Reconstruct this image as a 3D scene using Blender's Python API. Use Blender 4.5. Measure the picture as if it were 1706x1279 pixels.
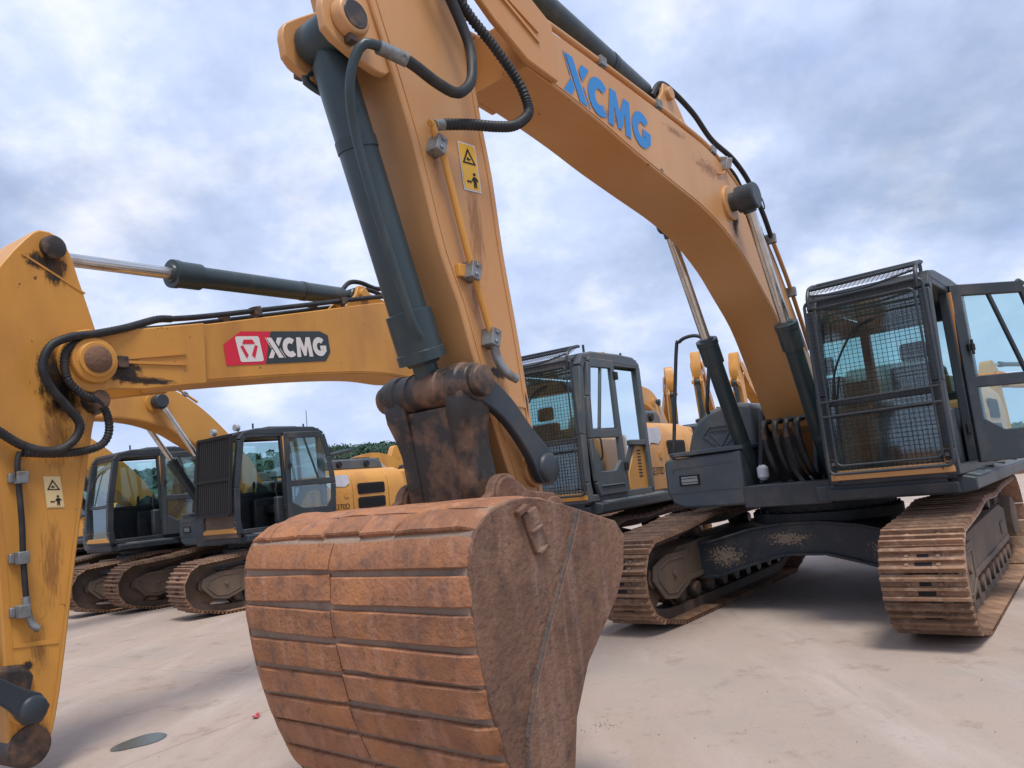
import bpy, bmesh, math, random
from mathutils import Vector, Matrix, noise as mnoise
R = math.radians
random.seed(7)
for o in list(bpy.data.objects): bpy.data.objects.remove(o)
scn = bpy.context.scene
COL = scn.collection

# ------------------------------------------------------------------ camera
PITCH, ROLL, CAMH = R(7.62), R(5.83), 1.553
fw = Vector((0, math.cos(PITCH), math.sin(PITCH)))
r0 = Vector((1, 0, 0)); u0 = r0.cross(fw)
rt = r0 * math.cos(ROLL) - u0 * math.sin(ROLL)
up = r0 * math.sin(ROLL) + u0 * math.cos(ROLL)
cd = bpy.data.cameras.new('camera'); cam = bpy.data.objects.new('camera', cd); COL.objects.link(cam)
cd.sensor_width = 36; cd.lens = 36 * 1256.8 / 1706; cd.clip_end = 3000; cd.clip_start = 0.05
cam.matrix_world = Matrix(((rt.x, up.x, -fw.x, 0), (rt.y, up.y, -fw.y, 0), (rt.z, up.z, -fw.z, CAMH), (0, 0, 0, 1)))
scn.camera = cam

# ------------------------------------------------------------------ light
SUN_DIR = Vector((0.08, -0.38, 0.92)).normalized()       # towards the sun
sd = bpy.data.lights.new('sun', 'SUN'); sd.energy = 3.0; sd.angle = R(18); sd.color = (1, .95, .88)
so = bpy.data.objects.new('sun', sd); COL.objects.link(so)
so.rotation_euler = (-SUN_DIR).to_track_quat('-Z', 'Y').to_euler()
wd = bpy.data.worlds.new('World'); scn.world = wd; wd.use_nodes = True
nt = wd.node_tree; nt.nodes.clear()
def N(t, typ, **kw):
    n = t.nodes.new(typ)
    for k, v in kw.items():
        if k in n.inputs: n.inputs[k].default_value = v
        else: setattr(n, k, v)
    return n
def Lk(t, a, b): t.links.new(a, b)
out = N(nt, 'ShaderNodeOutputWorld'); bg = N(nt, 'ShaderNodeBackground'); bg.inputs['Strength'].default_value = 0.1
sky = N(nt, 'ShaderNodeTexSky', sky_type='NISHITA', sun_disc=False, sun_elevation=math.asin(SUN_DIR.z),
        sun_rotation=math.atan2(SUN_DIR.x, SUN_DIR.y), air_density=1.0, dust_density=1.5, ozone_density=1.5)
tc = N(nt, 'ShaderNodeTexCoord'); sx = N(nt, 'ShaderNodeSeparateXYZ'); Lk(nt, tc.outputs['Generated'], sx.inputs[0])
zz = N(nt, 'ShaderNodeMath', operation='MAXIMUM'); Lk(nt, sx.outputs['Z'], zz.inputs[0]); zz.inputs[1].default_value = 0.0
za = N(nt, 'ShaderNodeMath', operation='ADD'); Lk(nt, zz.outputs[0], za.inputs[0]); za.inputs[1].default_value = 0.45
dx = N(nt, 'ShaderNodeMath', operation='DIVIDE'); Lk(nt, sx.outputs['X'], dx.inputs[0]); Lk(nt, za.outputs[0], dx.inputs[1])
dy = N(nt, 'ShaderNodeMath', operation='DIVIDE'); Lk(nt, sx.outputs['Y'], dy.inputs[0]); Lk(nt, za.outputs[0], dy.inputs[1])
cv = N(nt, 'ShaderNodeCombineXYZ'); Lk(nt, dx.outputs[0], cv.inputs[0]); Lk(nt, dy.outputs[0], cv.inputs[1])
n1 = N(nt, 'ShaderNodeTexNoise'); n1.inputs['Scale'].default_value = 1.5; n1.inputs['Detail'].default_value = 7; n1.inputs['Roughness'].default_value = .56; n1.inputs['Distortion'].default_value = .25
Lk(nt, cv.outputs[0], n1.inputs['Vector'])
of = N(nt, 'ShaderNodeVectorMath', operation='ADD'); of.inputs[1].default_value = (3.7, 8.3, 1.2); Lk(nt, cv.outputs[0], of.inputs[0])
n2 = N(nt, 'ShaderNodeTexNoise'); n2.inputs['Scale'].default_value = 3.4; n2.inputs['Detail'].default_value = 9; n2.inputs['Roughness'].default_value = .58
Lk(nt, of.outputs[0], n2.inputs['Vector'])
cr = N(nt, 'ShaderNodeValToRGB'); e = cr.color_ramp.elements          # cloud tone: shaded base to bright top
e[0].position = .33; e[0].color = (.46, .57, .84, 1); e[1].position = .68; e[1].color = (.98, 1.0, 1.10, 1)
em = cr.color_ramp.elements.new(.5); em.color = (.62, .72, .97, 1)
Lk(nt, n2.outputs['Fac'], cr.inputs[0])
cs = N(nt, 'ShaderNodeVectorMath', operation='SCALE'); cs.inputs['Scale'].default_value = 10.5; Lk(nt, cr.outputs[0], cs.inputs[0])
mr = N(nt, 'ShaderNodeMapRange'); mr.inputs['From Min'].default_value = .34; mr.inputs['From Max'].default_value = .50; mr.inputs['To Min'].default_value = .48; mr.inputs['To Max'].default_value = 1.0
Lk(nt, n1.outputs['Fac'], mr.inputs['Value'])
mx = N(nt, 'ShaderNodeMix', data_type='RGBA'); Lk(nt, mr.outputs[0], mx.inputs[0]); Lk(nt, sky.outputs[0], mx.inputs[6]); Lk(nt, cs.outputs[0], mx.inputs[7])
# thin bright haze band low over the land
hz = N(nt, 'ShaderNodeMapRange'); hz.inputs['From Min'].default_value = 0.0; hz.inputs['From Max'].default_value = .22; hz.inputs['To Min'].default_value = .75; hz.inputs['To Max'].default_value = 0
Lk(nt, zz.outputs[0], hz.inputs['Value'])
m2 = N(nt, 'ShaderNodeMix', data_type='RGBA'); Lk(nt, hz.outputs[0], m2.inputs[0]); Lk(nt, mx.outputs[2], m2.inputs[6]); m2.inputs[7].default_value = (5.2, 6.6, 9.6, 1)
Lk(nt, m2.outputs[2], bg.inputs['Color']); Lk(nt, bg.outputs[0], out.inputs['Surface'])
vs = scn.view_settings; vs.view_transform = 'Standard'; vs.look = 'None'; vs.exposure = 0.08; vs.gamma = 1; vs.use_curve_mapping = False

# ------------------------------------------------------------------ materials
MATS = {}
def mat(name, col, rough=.6, metal=0, dirt=None, dscale=4, dlo=.5, dhi=.72, dmax=.8, var=.12, bump=.0, bscale=60, streak=False, grain=False, objvar=0, spots=None, sscale=9, slo=.67, rust2=None, spec=.4):
    m = bpy.data.materials.new(name); m.use_nodes = True; t = m.node_tree; b = t.nodes['Principled BSDF']
    b.inputs['Roughness'].default_value = rough; b.inputs['Metallic'].default_value = metal; b.inputs['Specular IOR Level'].default_value = spec
    g = N(t, 'ShaderNodeTexCoord'); src = g.outputs['Object']
    n = N(t, 'ShaderNodeTexNoise'); n.inputs['Scale'].default_value = 1.3; n.inputs['Detail'].default_value = 6; Lk(t, src, n.inputs['Vector'])
    c1 = N(t, 'ShaderNodeMix', data_type='RGBA'); Lk(t, n.outputs['Fac'], c1.inputs[0])
    c1.inputs[6].default_value = (*[x * (1 - var * 1.6) for x in col], 1); c1.inputs[7].default_value = (*[min(1, x * (1 + var * 1.6)) for x in col], 1)
    cur = c1.outputs[2]
    def layer(cur, colr, scale, lo, hi, mxv, stretch=None, detail=8):
        v = src
        if stretch:
            mp = N(t, 'ShaderNodeMapping'); mp.inputs['Scale'].default_value = stretch; Lk(t, src, mp.inputs['Vector']); v = mp.outputs[0]
        nn = N(t, 'ShaderNodeTexNoise'); nn.inputs['Scale'].default_value = scale; nn.inputs['Detail'].default_value = detail; nn.inputs['Roughness'].default_value = .62; Lk(t, v, nn.inputs['Vector'])
        r = N(t, 'ShaderNodeMapRange'); r.inputs['From Min'].default_value = lo; r.inputs['From Max'].default_value = hi; r.inputs['To Max'].default_value = mxv; Lk(t, nn.outputs['Fac'], r.inputs['Value'])
        x = N(t, 'ShaderNodeMix', data_type='RGBA'); Lk(t, r.outputs[0], x.inputs[0]); Lk(t, cur, x.inputs[6]); x.inputs[7].default_value = (*colr, 1)
        return x.outputs[2], r.outputs[0]
    if dirt: cur, f = layer(cur, dirt, dscale, dlo, dhi, dmax, (1, 1, .35) if streak else None)
    if rust2: cur, f = layer(cur, rust2, dscale * 3.1, .5, .68, .75)
    if grain: cur, f = layer(cur, tuple(min(1, x * 1.3 + .06) for x in col), 9, .52, .70, .75, (1.3, 1.3, .12)); cur, f2 = layer(cur, tuple(x * .45 for x in col), 34, .60, .68, .65)
    if spots:
        cur, f = layer(cur, spots, sscale, slo, slo + .04, .9, None, 5)
    if objvar:
        oi = N(t, 'ShaderNodeObjectInfo'); rv = N(t, 'ShaderNodeMapRange'); rv.inputs['To Min'].default_value = 1 - objvar; rv.inputs['To Max'].default_value = 1 + objvar; Lk(t, oi.outputs['Random'], rv.inputs['Value'])
        hs = N(t, 'ShaderNodeHueSaturation'); Lk(t, rv.outputs[0], hs.inputs['Value']); Lk(t, cur, hs.inputs['Color']); cur = hs.outputs[0]
    Lk(t, cur, b.inputs['Base Color'])
    if dirt:
        rr = N(t, 'ShaderNodeMapRange'); rr.inputs['To Min'].default_value = rough; rr.inputs['To Max'].default_value = min(1, rough + .3); Lk(t, f, rr.inputs['Value']); Lk(t, rr.outputs[0], b.inputs['Roughness'])
    if bump:
        nb = N(t, 'ShaderNodeTexNoise'); nb.inputs['Scale'].default_value = bscale; nb.inputs['Detail'].default_value = 6; Lk(t, src, nb.inputs['Vector'])
        bp = N(t, 'ShaderNodeBump'); bp.inputs['Strength'].default_value = bump; bp.inputs['Distance'].default_value = .02; Lk(t, nb.outputs['Fac'], bp.inputs['Height']); Lk(t, bp.outputs[0], b.inputs['Normal'])
    MATS[name] = m
    return m
mat('yellow', (.56, .262, .050), .42, dirt=(.33, .135, .038), dscale=1.6, dlo=.48, dhi=.75, dmax=.75, streak=True, spots=(.07, .035, .02), sscale=13, slo=.675, var=.10, bump=.03, bscale=30)
mat('yellow_faded', (.50, .262, .108), .42, dirt=(.47, .205, .055), dscale=.9, dlo=.42, dhi=.65, dmax=.85, streak=True, spots=(.06, .03, .02), sscale=11, slo=.70, var=.08, bump=.03, bscale=30)
mat('dark', (.028, .036, .044), .45, dirt=(.10, .085, .075), dscale=3, dlo=.5, dhi=.8, dmax=.7, var=.2, bump=.04)
mat('dark_cylinder', (.030, .048, .054), .38, dirt=(.11, .095, .075), dscale=5, dlo=.52, dhi=.72, dmax=.55, streak=True, var=.15, bump=.02, spots=(.16, .15, .13), sscale=22, slo=.74)
mat('blue_grey', (.074, .090, .104), .5, dirt=(.165, .15, .135), dscale=2.8, dlo=.46, dhi=.72, dmax=.75, var=.1, bump=.03)
mat('greasy', (.030, .026, .024), .42, dirt=(.20, .11, .065), dscale=5, dlo=.46, dhi=.62, dmax=.8, var=.2, bump=.12, bscale=25)
mat('chrome', (.62, .62, .60), .22, metal=1, dirt=(.36, .30, .24), dscale=6, dlo=.45, dhi=.75, dmax=.7, var=.05)
mat('rubber', (.014, .015, .017), .55, dirt=(.09, .075, .06), dscale=7, dlo=.5, dhi=.75, dmax=.5, var=.15)
mat('steel', (.24, .26, .27), .45, metal=.5, dirt=(.14, .10, .07), dscale=14, dlo=.45, dhi=.65, dmax=.7)
mat('rust', (.275, .120, .060), .66, dirt=(.40, .165, .062), dscale=3.6, dlo=.46, dhi=.66, dmax=.75, rust2=(.15, .082, .058), var=.3, bump=.45, bscale=42, spec=.35, grain=True, objvar=.14)
mat('rust_dark', (.145, .078, .051), .72, dirt=(.225, .125, .074), dscale=3.0, dlo=.45, dhi=.68, dmax=.8, rust2=(.075, .045, .036), var=.25, bump=.45, bscale=38, spec=.28, grain=True)
mat('rust_groove', (.27, .19, .14), .85, dirt=(.14, .11, .10), dscale=5, var=.2, bump=.4, spec=.2)
mat('track', (.25, .142, .084), .6, dirt=(.13, .074, .048), dscale=5, dlo=.42, dhi=.64, dmax=.85, rust2=(.36, .24, .16), var=.2, bump=.3, bscale=45, spec=.4, objvar=.28)
mat('track_frame', (.10, .074, .057), .75, dirt=(.18, .12, .08), dscale=3, dlo=.42, dhi=.7, dmax=.8, var=.2, bump=.2, bscale=30)
mat('frame_dark', (.026, .032, .040), .5, dirt=(.10, .085, .07), dscale=3, dlo=.5, dhi=.75, dmax=.85, var=.2, bump=.08)
mat('rust_seam', (.085, .07, .065), .7, dirt=(.17, .10, .065), dscale=6, dlo=.45, dhi=.6, bump=.5, bscale=60)
mat('black', (.010, .010, .011), .7)
mat('seat_fabric', (.018, .019, .021), .85)
mat('logo_blue', (.014, .19, .48), .45, spots=(.55, .3, .12), sscale=9, slo=.72, var=.06)
mat('logo_white', (.70, .66, .62), .5, var=.05)
mat('logo_red', (.62, .018, .045), .45, var=.06)
mat('logo_black', (.035, .045, .05), .45, var=.1)
mat('decal_yellow', (.72, .40, .03), .45, var=.06)
mat('decal_cream', (.72, .55, .28), .5, var=.06)
mat('white_paint', (.62, .62, .66), .5, dirt=(.42, .42, .45), dscale=3)
mat('lamp_glass', (.34, .36, .36), .25)
mat('mirror', (.7, .74, .78), .08, metal=1)
mat('leaf', (.040, .082, .052), .85, var=.45)
mat('bark', (.06, .045, .03), .9)
mat('red_scrap', (.55, .10, .12), .5)
mat('soil', (.20, .14, .10), .95, var=.35, bump=.5, bscale=80)
mat('grime', (.11, .10, .09), .9, var=.3)
def glass():
    m = bpy.data.materials.new('tinted_glass'); m.use_nodes = True; t = m.node_tree; t.nodes.clear()
    o = N(t, 'ShaderNodeOutputMaterial'); tr = N(t, 'ShaderNodeBsdfTransparent'); tr.inputs[0].default_value = (.60, .84, .82, 1)
    gl = N(t, 'ShaderNodeBsdfGlossy'); gl.inputs['Roughness'].default_value = .06; gl.inputs[0].default_value = (.8, .9, .9, 1)
    fr = N(t, 'ShaderNodeFresnel'); fr.inputs[0].default_value = 1.5
    mm = N(t, 'ShaderNodeMath', operation='MULTIPLY_ADD'); Lk(t, fr.outputs[0], mm.inputs[0]); mm.inputs[1].default_value = 1.4; mm.inputs[2].default_value = .10; mm.use_clamp = True
    df = N(t, 'ShaderNodeBsdfDiffuse'); df.inputs[0].default_value = (.20, .24, .22, 1)
    nn = N(t, 'ShaderNodeTexNoise'); nn.inputs['Scale'].default_value = 3; nn.inputs['Detail'].default_value = 6
    g = N(t, 'ShaderNodeTexCoord'); Lk(t, g.outputs['Object'], nn.inputs['Vector'])
    mr_ = N(t, 'ShaderNodeMapRange'); mr_.inputs['From Min'].default_value = .35; mr_.inputs['From Max'].default_value = .8; mr_.inputs['To Min'].default_value = .04; mr_.inputs['To Max'].default_value = .20; Lk(t, nn.outputs['Fac'], mr_.inputs['Value'])
    a = N(t, 'ShaderNodeMixShader'); Lk(t, mr_.outputs[0], a.inputs[0]); Lk(t, tr.outputs[0], a.inputs[1]); Lk(t, df.outputs[0], a.inputs[2])
    b = N(t, 'ShaderNodeMixShader'); Lk(t, mm.outputs[0], b.inputs[0]); Lk(t, a.outputs[0], b.inputs[1]); Lk(t, gl.outputs[0], b.inputs[2])
    Lk(t, b.outputs[0], o.inputs[0]); MATS['glass'] = m
glass()
def concrete():
    m = bpy.data.materials.new('concrete'); m.use_nodes = True; t = m.node_tree; b = t.nodes['Principled BSDF']
    g = N(t, 'ShaderNodeNewGeometry'); P = g.outputs['Position']
    def nz(sc, det=8, ro=.6, st=None):
        v = P
        if st:
            mp = N(t, 'ShaderNodeMapping'); mp.inputs['Rotation'].default_value = (0, 0, R(-38)); mp.inputs['Scale'].default_value = st; Lk(t, P, mp.inputs['Vector']); v = mp.outputs[0]
        n = N(t, 'ShaderNodeTexNoise'); n.inputs['Scale'].default_value = sc; n.inputs['Detail'].default_value = det; n.inputs['Roughness'].default_value = ro; Lk(t, v, n.inputs['Vector']); return n.outputs['Fac']
    def ramp(f, lo, hi, a=0, c=1):
        r = N(t, 'ShaderNodeMapRange'); r.inputs['From Min'].default_value = lo; r.inputs['From Max'].default_value = hi; r.inputs['To Min'].default_value = a; r.inputs['To Max'].default_value = c; Lk(t, f, r.inputs['Value']); return r.outputs[0]
    def mixc(f, a, c):
        x = N(t, 'ShaderNodeMix', data_type='RGBA'); Lk(t, f, x.inputs[0])
        if isinstance(a, tuple): x.inputs[6].default_value = (*a, 1)
        else: Lk(t, a, x.inputs[6])
        x.inputs[7].default_value = (*c, 1); return x.outputs[2]
    c = mixc(ramp(nz(.35, 6), .38, .62), (.385, .313, .262), (.395, .302, .246))
    c = mixc(ramp(nz(.9, 8, .65), .46, .66, 0, .9), c, (.345, .290, .248))
    c = mixc(ramp(nz(1.3, 8, .65, (1, .22, 1)), .50, .68, 0, .75), c, (.47, .385, .34))
    c = mixc(ramp(nz(2.2, 9, .7), .56, .66, 0, .6), c, (.25, .188, .152))
    c = mixc(ramp(nz(26, 4, .6), .68, .74, 0, .55), c, (.17, .13, .11))
    c = mixc(ramp(nz(7, 9, .75), .57, .66, 0, .5), c, (.30, .235, .20))
    c = mixc(ramp(nz(95, 3, .6), .62, .70, 0, .55), c, (.21, .17, .145))
    c = mixc(ramp(nz(60, 3, .6), .64, .72, 0, .4), c, (.55, .47, .42))
    c = mixc(ramp(nz(4.5, 7, .7, (1, .10, 1)), .58, .70, 0, .45), c, (.29, .235, .205))
    Lk(t, c, b.inputs['Base Color']); b.inputs['Specular IOR Level'].default_value = .25
    Lk(t, ramp(nz(1.1, 6), .35, .65, .62, .92), b.inputs['Roughness'])
    bp = N(t, 'ShaderNodeBump'); bp.inputs['Strength'].default_value = .55; bp.inputs['Distance'].default_value = .012; Lk(t, nz(45, 8, .7), bp.inputs['Height']); Lk(t, bp.outputs[0], b.inputs['Normal'])
    MATS['concrete'] = m
concrete()
def puddle_mat():
    m = bpy.data.materials.new('puddle_water'); m.use_nodes = True; b = m.node_tree.nodes['Principled BSDF']
    b.inputs['Base Color'].default_value = (.10, .095, .09, 1); b.inputs['Roughness'].default_value = .12; b.inputs['Specular IOR Level'].default_value = .6; MATS['puddle'] = m
puddle_mat()

# ------------------------------------------------------------------ mesh helpers
class MB:
    def __init__(s): s.v = []; s.f = []; s.m = []
    def add(s, vs, fs, m=0):
        k = len(s.v); s.v += [tuple(p) for p in vs]; s.f += [tuple(i + k for i in f) for f in fs]; s.m += [m] * len(fs); return s
    def box(s, x0, x1, y0, y1, z0, z1, m=0):
        vs = [(x, y, z) for x in (x0, x1) for y in (y0, y1) for z in (z0, z1)]
        return s.add(vs, [(0, 1, 3, 2), (4, 6, 7, 5), (0, 4, 5, 1), (2, 3, 7, 6), (0, 2, 6, 4), (1, 5, 7, 3)], m)
    def bar(s, p, q, w, d, side=(0, 1, 0), m=0):
        p = Vector(p); q = Vector(q); a = (q - p).normalized(); sd = Vector(side); sd = (sd - a * sd.dot(a)).normalized(); n = a.cross(sd)
        vs = [c + n * (i * w / 2) + sd * (j * d / 2) for c in (p, q) for i in (-1, 1) for j in (-1, 1)]
        return s.add(vs, [(0, 1, 3, 2), (4, 6, 7, 5), (0, 4, 5, 1), (2, 3, 7, 6), (0, 2, 6, 4), (1, 5, 7, 3)], m)
    def prism(s, pts, y0, y1, m=0):
        n = len(pts); vs = [(x, y0, z) for x, z in pts] + [(x, y1, z) for x, z in pts]
        return s.add(vs, [tuple(range(n - 1, -1, -1)), tuple(range(n, 2 * n))] + [(i, (i + 1) % n, n + (i + 1) % n, n + i) for i in range(n)], m)
    def prismx(s, pts, x0, x1, m=0):
        n = len(pts); vs = [(x0, y, z) for y, z in pts] + [(x1, y, z) for y, z in pts]
        return s.add(vs, [tuple(range(n)), tuple(range(2 * n - 1, n - 1, -1))] + [(i, n + i, n + (i + 1) % n, (i + 1) % n) for i in range(n)], m)
    def rings(s, rows, m=0, cap=True):
        n = len(rows[0]); k = []
        for r in rows: k += list(r)
        fs = [(a * n + i, a * n + (i + 1) % n, (a + 1) * n + (i + 1) % n, (a + 1) * n + i) for a in range(len(rows) - 1) for i in range(n)]
        if cap: fs += [tuple(range(n - 1, -1, -1)), tuple(range((len(rows) - 1) * n, len(rows) * n))]
        return s.add(k, fs, m)
    def rev(s, p, q, prof, n=20, m=0):
        """turned shape along p->q; prof = [(t 0..1, radius)]"""
        p = Vector(p); q = Vector(q); a = (q - p).normalized(); b = a.orthogonal().normalized(); c = a.cross(b)
        return s.rings([[p.lerp(q, t) + b * (r * math.cos(2 * math.pi * i / n)) + c * (r * math.sin(2 * math.pi * i / n)) for i in range(n)] for t, r in prof], m)
    def cyl(s, p, q, r, n=20, m=0): return s.rev(p, q, [(0, r), (1, r)], n, m)
    def tube(s, path, r, n=8, m=0, rib=0, smooth=True, step=.03):
        pts = [Vector(p) for p in path]
        if smooth and len(pts) > 2: pts = catmull(pts, step if rib == 0 else .012)
        rows = []; b = None
        for i, p in enumerate(pts):
            a = (pts[min(i + 1, len(pts) - 1)] - pts[max(i - 1, 0)])
            if a.length < 1e-9: continue
            a.normalize()
            if b is None: b = a.orthogonal().normalized()
            b = (b - a * b.dot(a)).normalized(); c = a.cross(b)
            rr = r * (1 + (rib if i % 2 else 0))
            rows.append([p + b * (rr * math.cos(2 * math.pi * k / n)) + c * (rr * math.sin(2 * math.pi * k / n)) for k in range(n)])
        return s.rings(rows, m)
    def mesh(s, name, mats, sharp=38):
        me = bpy.data.meshes.new(name); me.from_pydata(s.v, [], s.f)
        for k in mats: me.materials.append(MATS[k])
        me.polygons.foreach_set('material_index', s.m)
        bm = bmesh.new(); bm.from_mesh(me); bmesh.ops.recalc_face_normals(bm, faces=bm.faces); bm.to_mesh(me); bm.free()
        me.polygons.foreach_set('use_smooth', [True] * len(me.polygons)); me.set_sharp_from_angle(angle=R(sharp)); me.update()
        return me
    def build(s, name, mats, parent=None, bevel=0, sharp=38):
        if isinstance(mats, str): mats = [mats]
        return link(name, s.mesh(name, mats, sharp), parent, bevel)
def link(name, me, parent=None, bevel=0):
    o = bpy.data.objects.new(name, me); COL.objects.link(o); o.parent = parent
    if bevel:
        b = o.modifiers.new('bevel', 'BEVEL'); b.width = bevel; b.segments = 2; b.limit_method = 'ANGLE'; b.angle_limit = R(40); b.harden_normals = False
    return o
def catmull(pts, step=.03):
    P = [pts[0] * 2 - pts[1]] + pts + [pts[-1] * 2 - pts[-2]]; o = []
    for i in range(1, len(P) - 2):
        n = max(2, int((P[i + 1] - P[i]).length / step))
        for k in range(n):
            t = k / n; a, b, c, d = P[i - 1:i + 3]
            o.append(.5 * ((2 * b) + (c - a) * t + (2 * a - 5 * b + 4 * c - d) * t * t + (3 * b - a - 3 * c + d) * t ** 3))
    return o + [pts[-1]]
def smooth2(pts, step=.06): return [(p.x, p.y) for p in catmull([Vector((a, b, 0)) for a, b in pts], step)]
def arc(cx, cz, r, a0, a1, n=10): return [(cx + r * math.cos(R(a0 + (a1 - a0) * i / n)), cz + r * math.sin(R(a0 + (a1 - a0) * i / n))) for i in range(n + 1)]
def inset_poly(pts, d):
    n = len(pts); o = []; A = sum(pts[i][0] * pts[(i + 1) % n][1] - pts[(i + 1) % n][0] * pts[i][1] for i in range(n)); sg = 1 if A > 0 else -1
    for i in range(n):
        p = Vector(pts[i - 1]); q = Vector(pts[i]); r = Vector(pts[(i + 1) % n])
        a = (q - p).normalized(); b = (r - q).normalized(); na = Vector((-a.y, a.x)) * sg; nb = Vector((-b.y, b.x)) * sg
        k = (na + nb); k = k.normalized() * (d / max(.4, k.normalized().dot(na))) if k.length > 1e-6 else na * d
        o.append((q.x + k.x, q.y + k.y))
    return o
def rrect(x0, x1, z0, z1, r, n=4):
    return arc(x1 - r, z0 + r, r, -90, 0, n) + arc(x1 - r, z1 - r, r, 0, 90, n) + arc(x0 + r, z1 - r, r, 90, 180, n) + arc(x0 + r, z0 + r, r, 180, 270, n)
def tag(o, label=None, cat=None, group=None, kind=None):
    for k, v in (('label', label), ('category', cat), ('group', group), ('kind', kind)):
        if v: o[k] = v
    return o
_tx = {}
def text_polys(s):
    if s not in _tx:
        c = bpy.data.curves.new('t', 'FONT'); c.body = s; c.size = 1; o = bpy.data.objects.new('t', c); COL.objects.link(o)
        bpy.context.view_layer.update(); me = bpy.data.meshes.new_from_object(o)
        _tx[s] = ([tuple(v.co) for v in me.vertices], [tuple(p.vertices) for p in me.polygons])
        bpy.data.objects.remove(o); bpy.data.meshes.remove(me)
    return _tx[s]
# ---- lettering of the maker's mark, unit height
def ring_poly(cx, cy, ro, ri, a0, a1, n=16):
    P = []
    for i in range(n + 1):
        a = R(a0 + (a1 - a0) * i / n); P.append(((cx + ro[0] * math.cos(a), cy + ro[1] * math.sin(a)), (cx + ri[0] * math.cos(a), cy + ri[1] * math.sin(a))))
    return [[P[i][0], P[i + 1][0], P[i + 1][1], P[i][1]] for i in range(n)]
def mark_letters():
    o = []
    X = [[(.05, 1), (.36, 1), (.96, 0), (.65, 0)], [(0, 0), (.30, 0), (.44, .25), (.30, .46)], [(.72, 1), (1.02, 1), (.74, .56), (.60, .78)],
         [(-.04, 1), (0, 1), (.28, .50), (.255, .47)], [(.78, .44), (.80, .48), (1.09, 0), (1.05, 0)]]
    o += X
    o += [[(a + .98, b) for a, b in q] for q in ring_poly(.48, .5, (.48, .5), (.19, .21), 48, 312)]
    o += [[(a + 1.84, b) for a, b in [(0, 0), (.1, 1), (.38, 1), (.55, .5), (.74, 1), (1.02, 1), (1.08, 0), (.82, 0), (.79, .56), (.62, .05), (.46, .05), (.29, .56), (.26, 0)]]]
    o += [[(a + 2.98, b) for a, b in q] for q in ring_poly(.48, .5, (.48, .5), (.19, .21), 45, 325)]
    o += [[(a + 2.98, b) for a, b in [(.52, .33), (.52, .55), (.95, .55), (.93, .22), (.80, .23), (.74, .33)]]]
    return o, 3.94
def flat(mb, polys, P, off, m=0):
    for q in polys: mb.add([P(u, v, off) for u, v in q], [tuple(range(len(q)))], m)
def face_map(o, ux, vx, y, sgn=1):
    """o,ux,vx in (x,z) of the machine plane; P(u,v,off)"""
    return lambda u, v, off: (o[0] + ux[0] * u + vx[0] * v, y + off * sgn, o[1] + ux[1] * u + vx[1] * v)
def flat_build(mb, name, mats, parent):
    me = bpy.data.meshes.new(name); me.from_pydata(mb.v, [], mb.f)
    for k in mats: me.materials.append(MATS[k])
    me.polygons.foreach_set('material_index', mb.m); me.update()
    return link(name, me, parent)

# ------------------------------------------------------------------ excavator: undercarriage
YC = -.10                     # boom centre line, to the right of the swing axis
GAUGE, SHOE_W = 2.64, .60
def track_loop():
    p = [(-1.7, .047), (0, .047), (1.66, .047)] + arc(2.0, .50, .37, -72, 96, 14)[0:] + [(1.3, .915), (.7, .985), (0, .965), (-.7, 1.01), (-1.4, 1.02)] + arc(-2.0, .60, .44, 97, 258, 14)
    d = [Vector((a, 0, b)) for a, b in p]; d.append(d[0]); return d
LOOP = track_loop()
def loop_samples(n):
    L_ = [0]
    for i in range(1, len(LOOP)): L_.append(L_[-1] + (LOOP[i] - LOOP[i - 1]).length)
    T = L_[-1]
    def at(s):
        s %= T
        for i in range(1, len(L_)):
            if s <= L_[i]: return LOOP[i - 1].lerp(LOOP[i], (s - L_[i - 1]) / (L_[i] - L_[i - 1]))
    h = T / n / 2
    return [(at(k * T / n), (at(k * T / n + h) - at(k * T / n - h)).normalized()) for k in range(n)], T / n
NSH = 52
SHOES, PITCH_ = loop_samples(NSH)
def shoe_mb():
    b = MB(); h = PITCH_ / 2
    b.add([(-h * .96, -.3, 0), (h * .99, -.3, 0), (h * .99, .3, 0), (-h * .96, .3, 0), (-h * .96, -.29, .014), (h * .99, -.29, .014), (h * .99, .29, .014), (-h * .96, .29, .014)],
          [(3, 2, 1, 0), (4, 5, 6, 7), (0, 1, 5, 4), (1, 2, 6, 5), (2, 3, 7, 6), (3, 0, 4, 7)])
    for x, hh in ((-h * .72, .036), (-h * .02, .030), (h * .68, .036)):
        b.add([(x - .016, -.3, .014), (x + .016, -.3, .014), (x + .010, -.292, .014 + hh), (x - .010, -.292, .014 + hh), (x - .016, .3, .014), (x + .016, .3, .014), (x + .010, .292, .014 + hh), (x - .010, .292, .014 + hh)],
              [(0, 1, 2, 3), (7, 6, 5, 4), (1, 5, 6, 2), (2, 6, 7, 3), (3, 7, 4, 0)])
    b.box(-h * .54, -h * .2, -.075, .045, .0145, .0165, 1); b.box(h * .18, h * .46, -.055, .025, .0145, .0165, 1)
    for yy in (-.12, .10):
        for xx in (-h * .36, h * .32): b.box(xx - .012, xx + .012, yy - .014, yy + .014, .014, .026, 0)
    return b
_shoe = shoe_mb().mesh('track_shoe', ['track', 'black'], 30)
def shoe_matrix(p, d): return Matrix(((d.x, 0, d.z, p.x), (0, -1, 0, 0), (d.z, 0, -d.x, p.z), (0, 0, 0, 1)))
_under = {}
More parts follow.
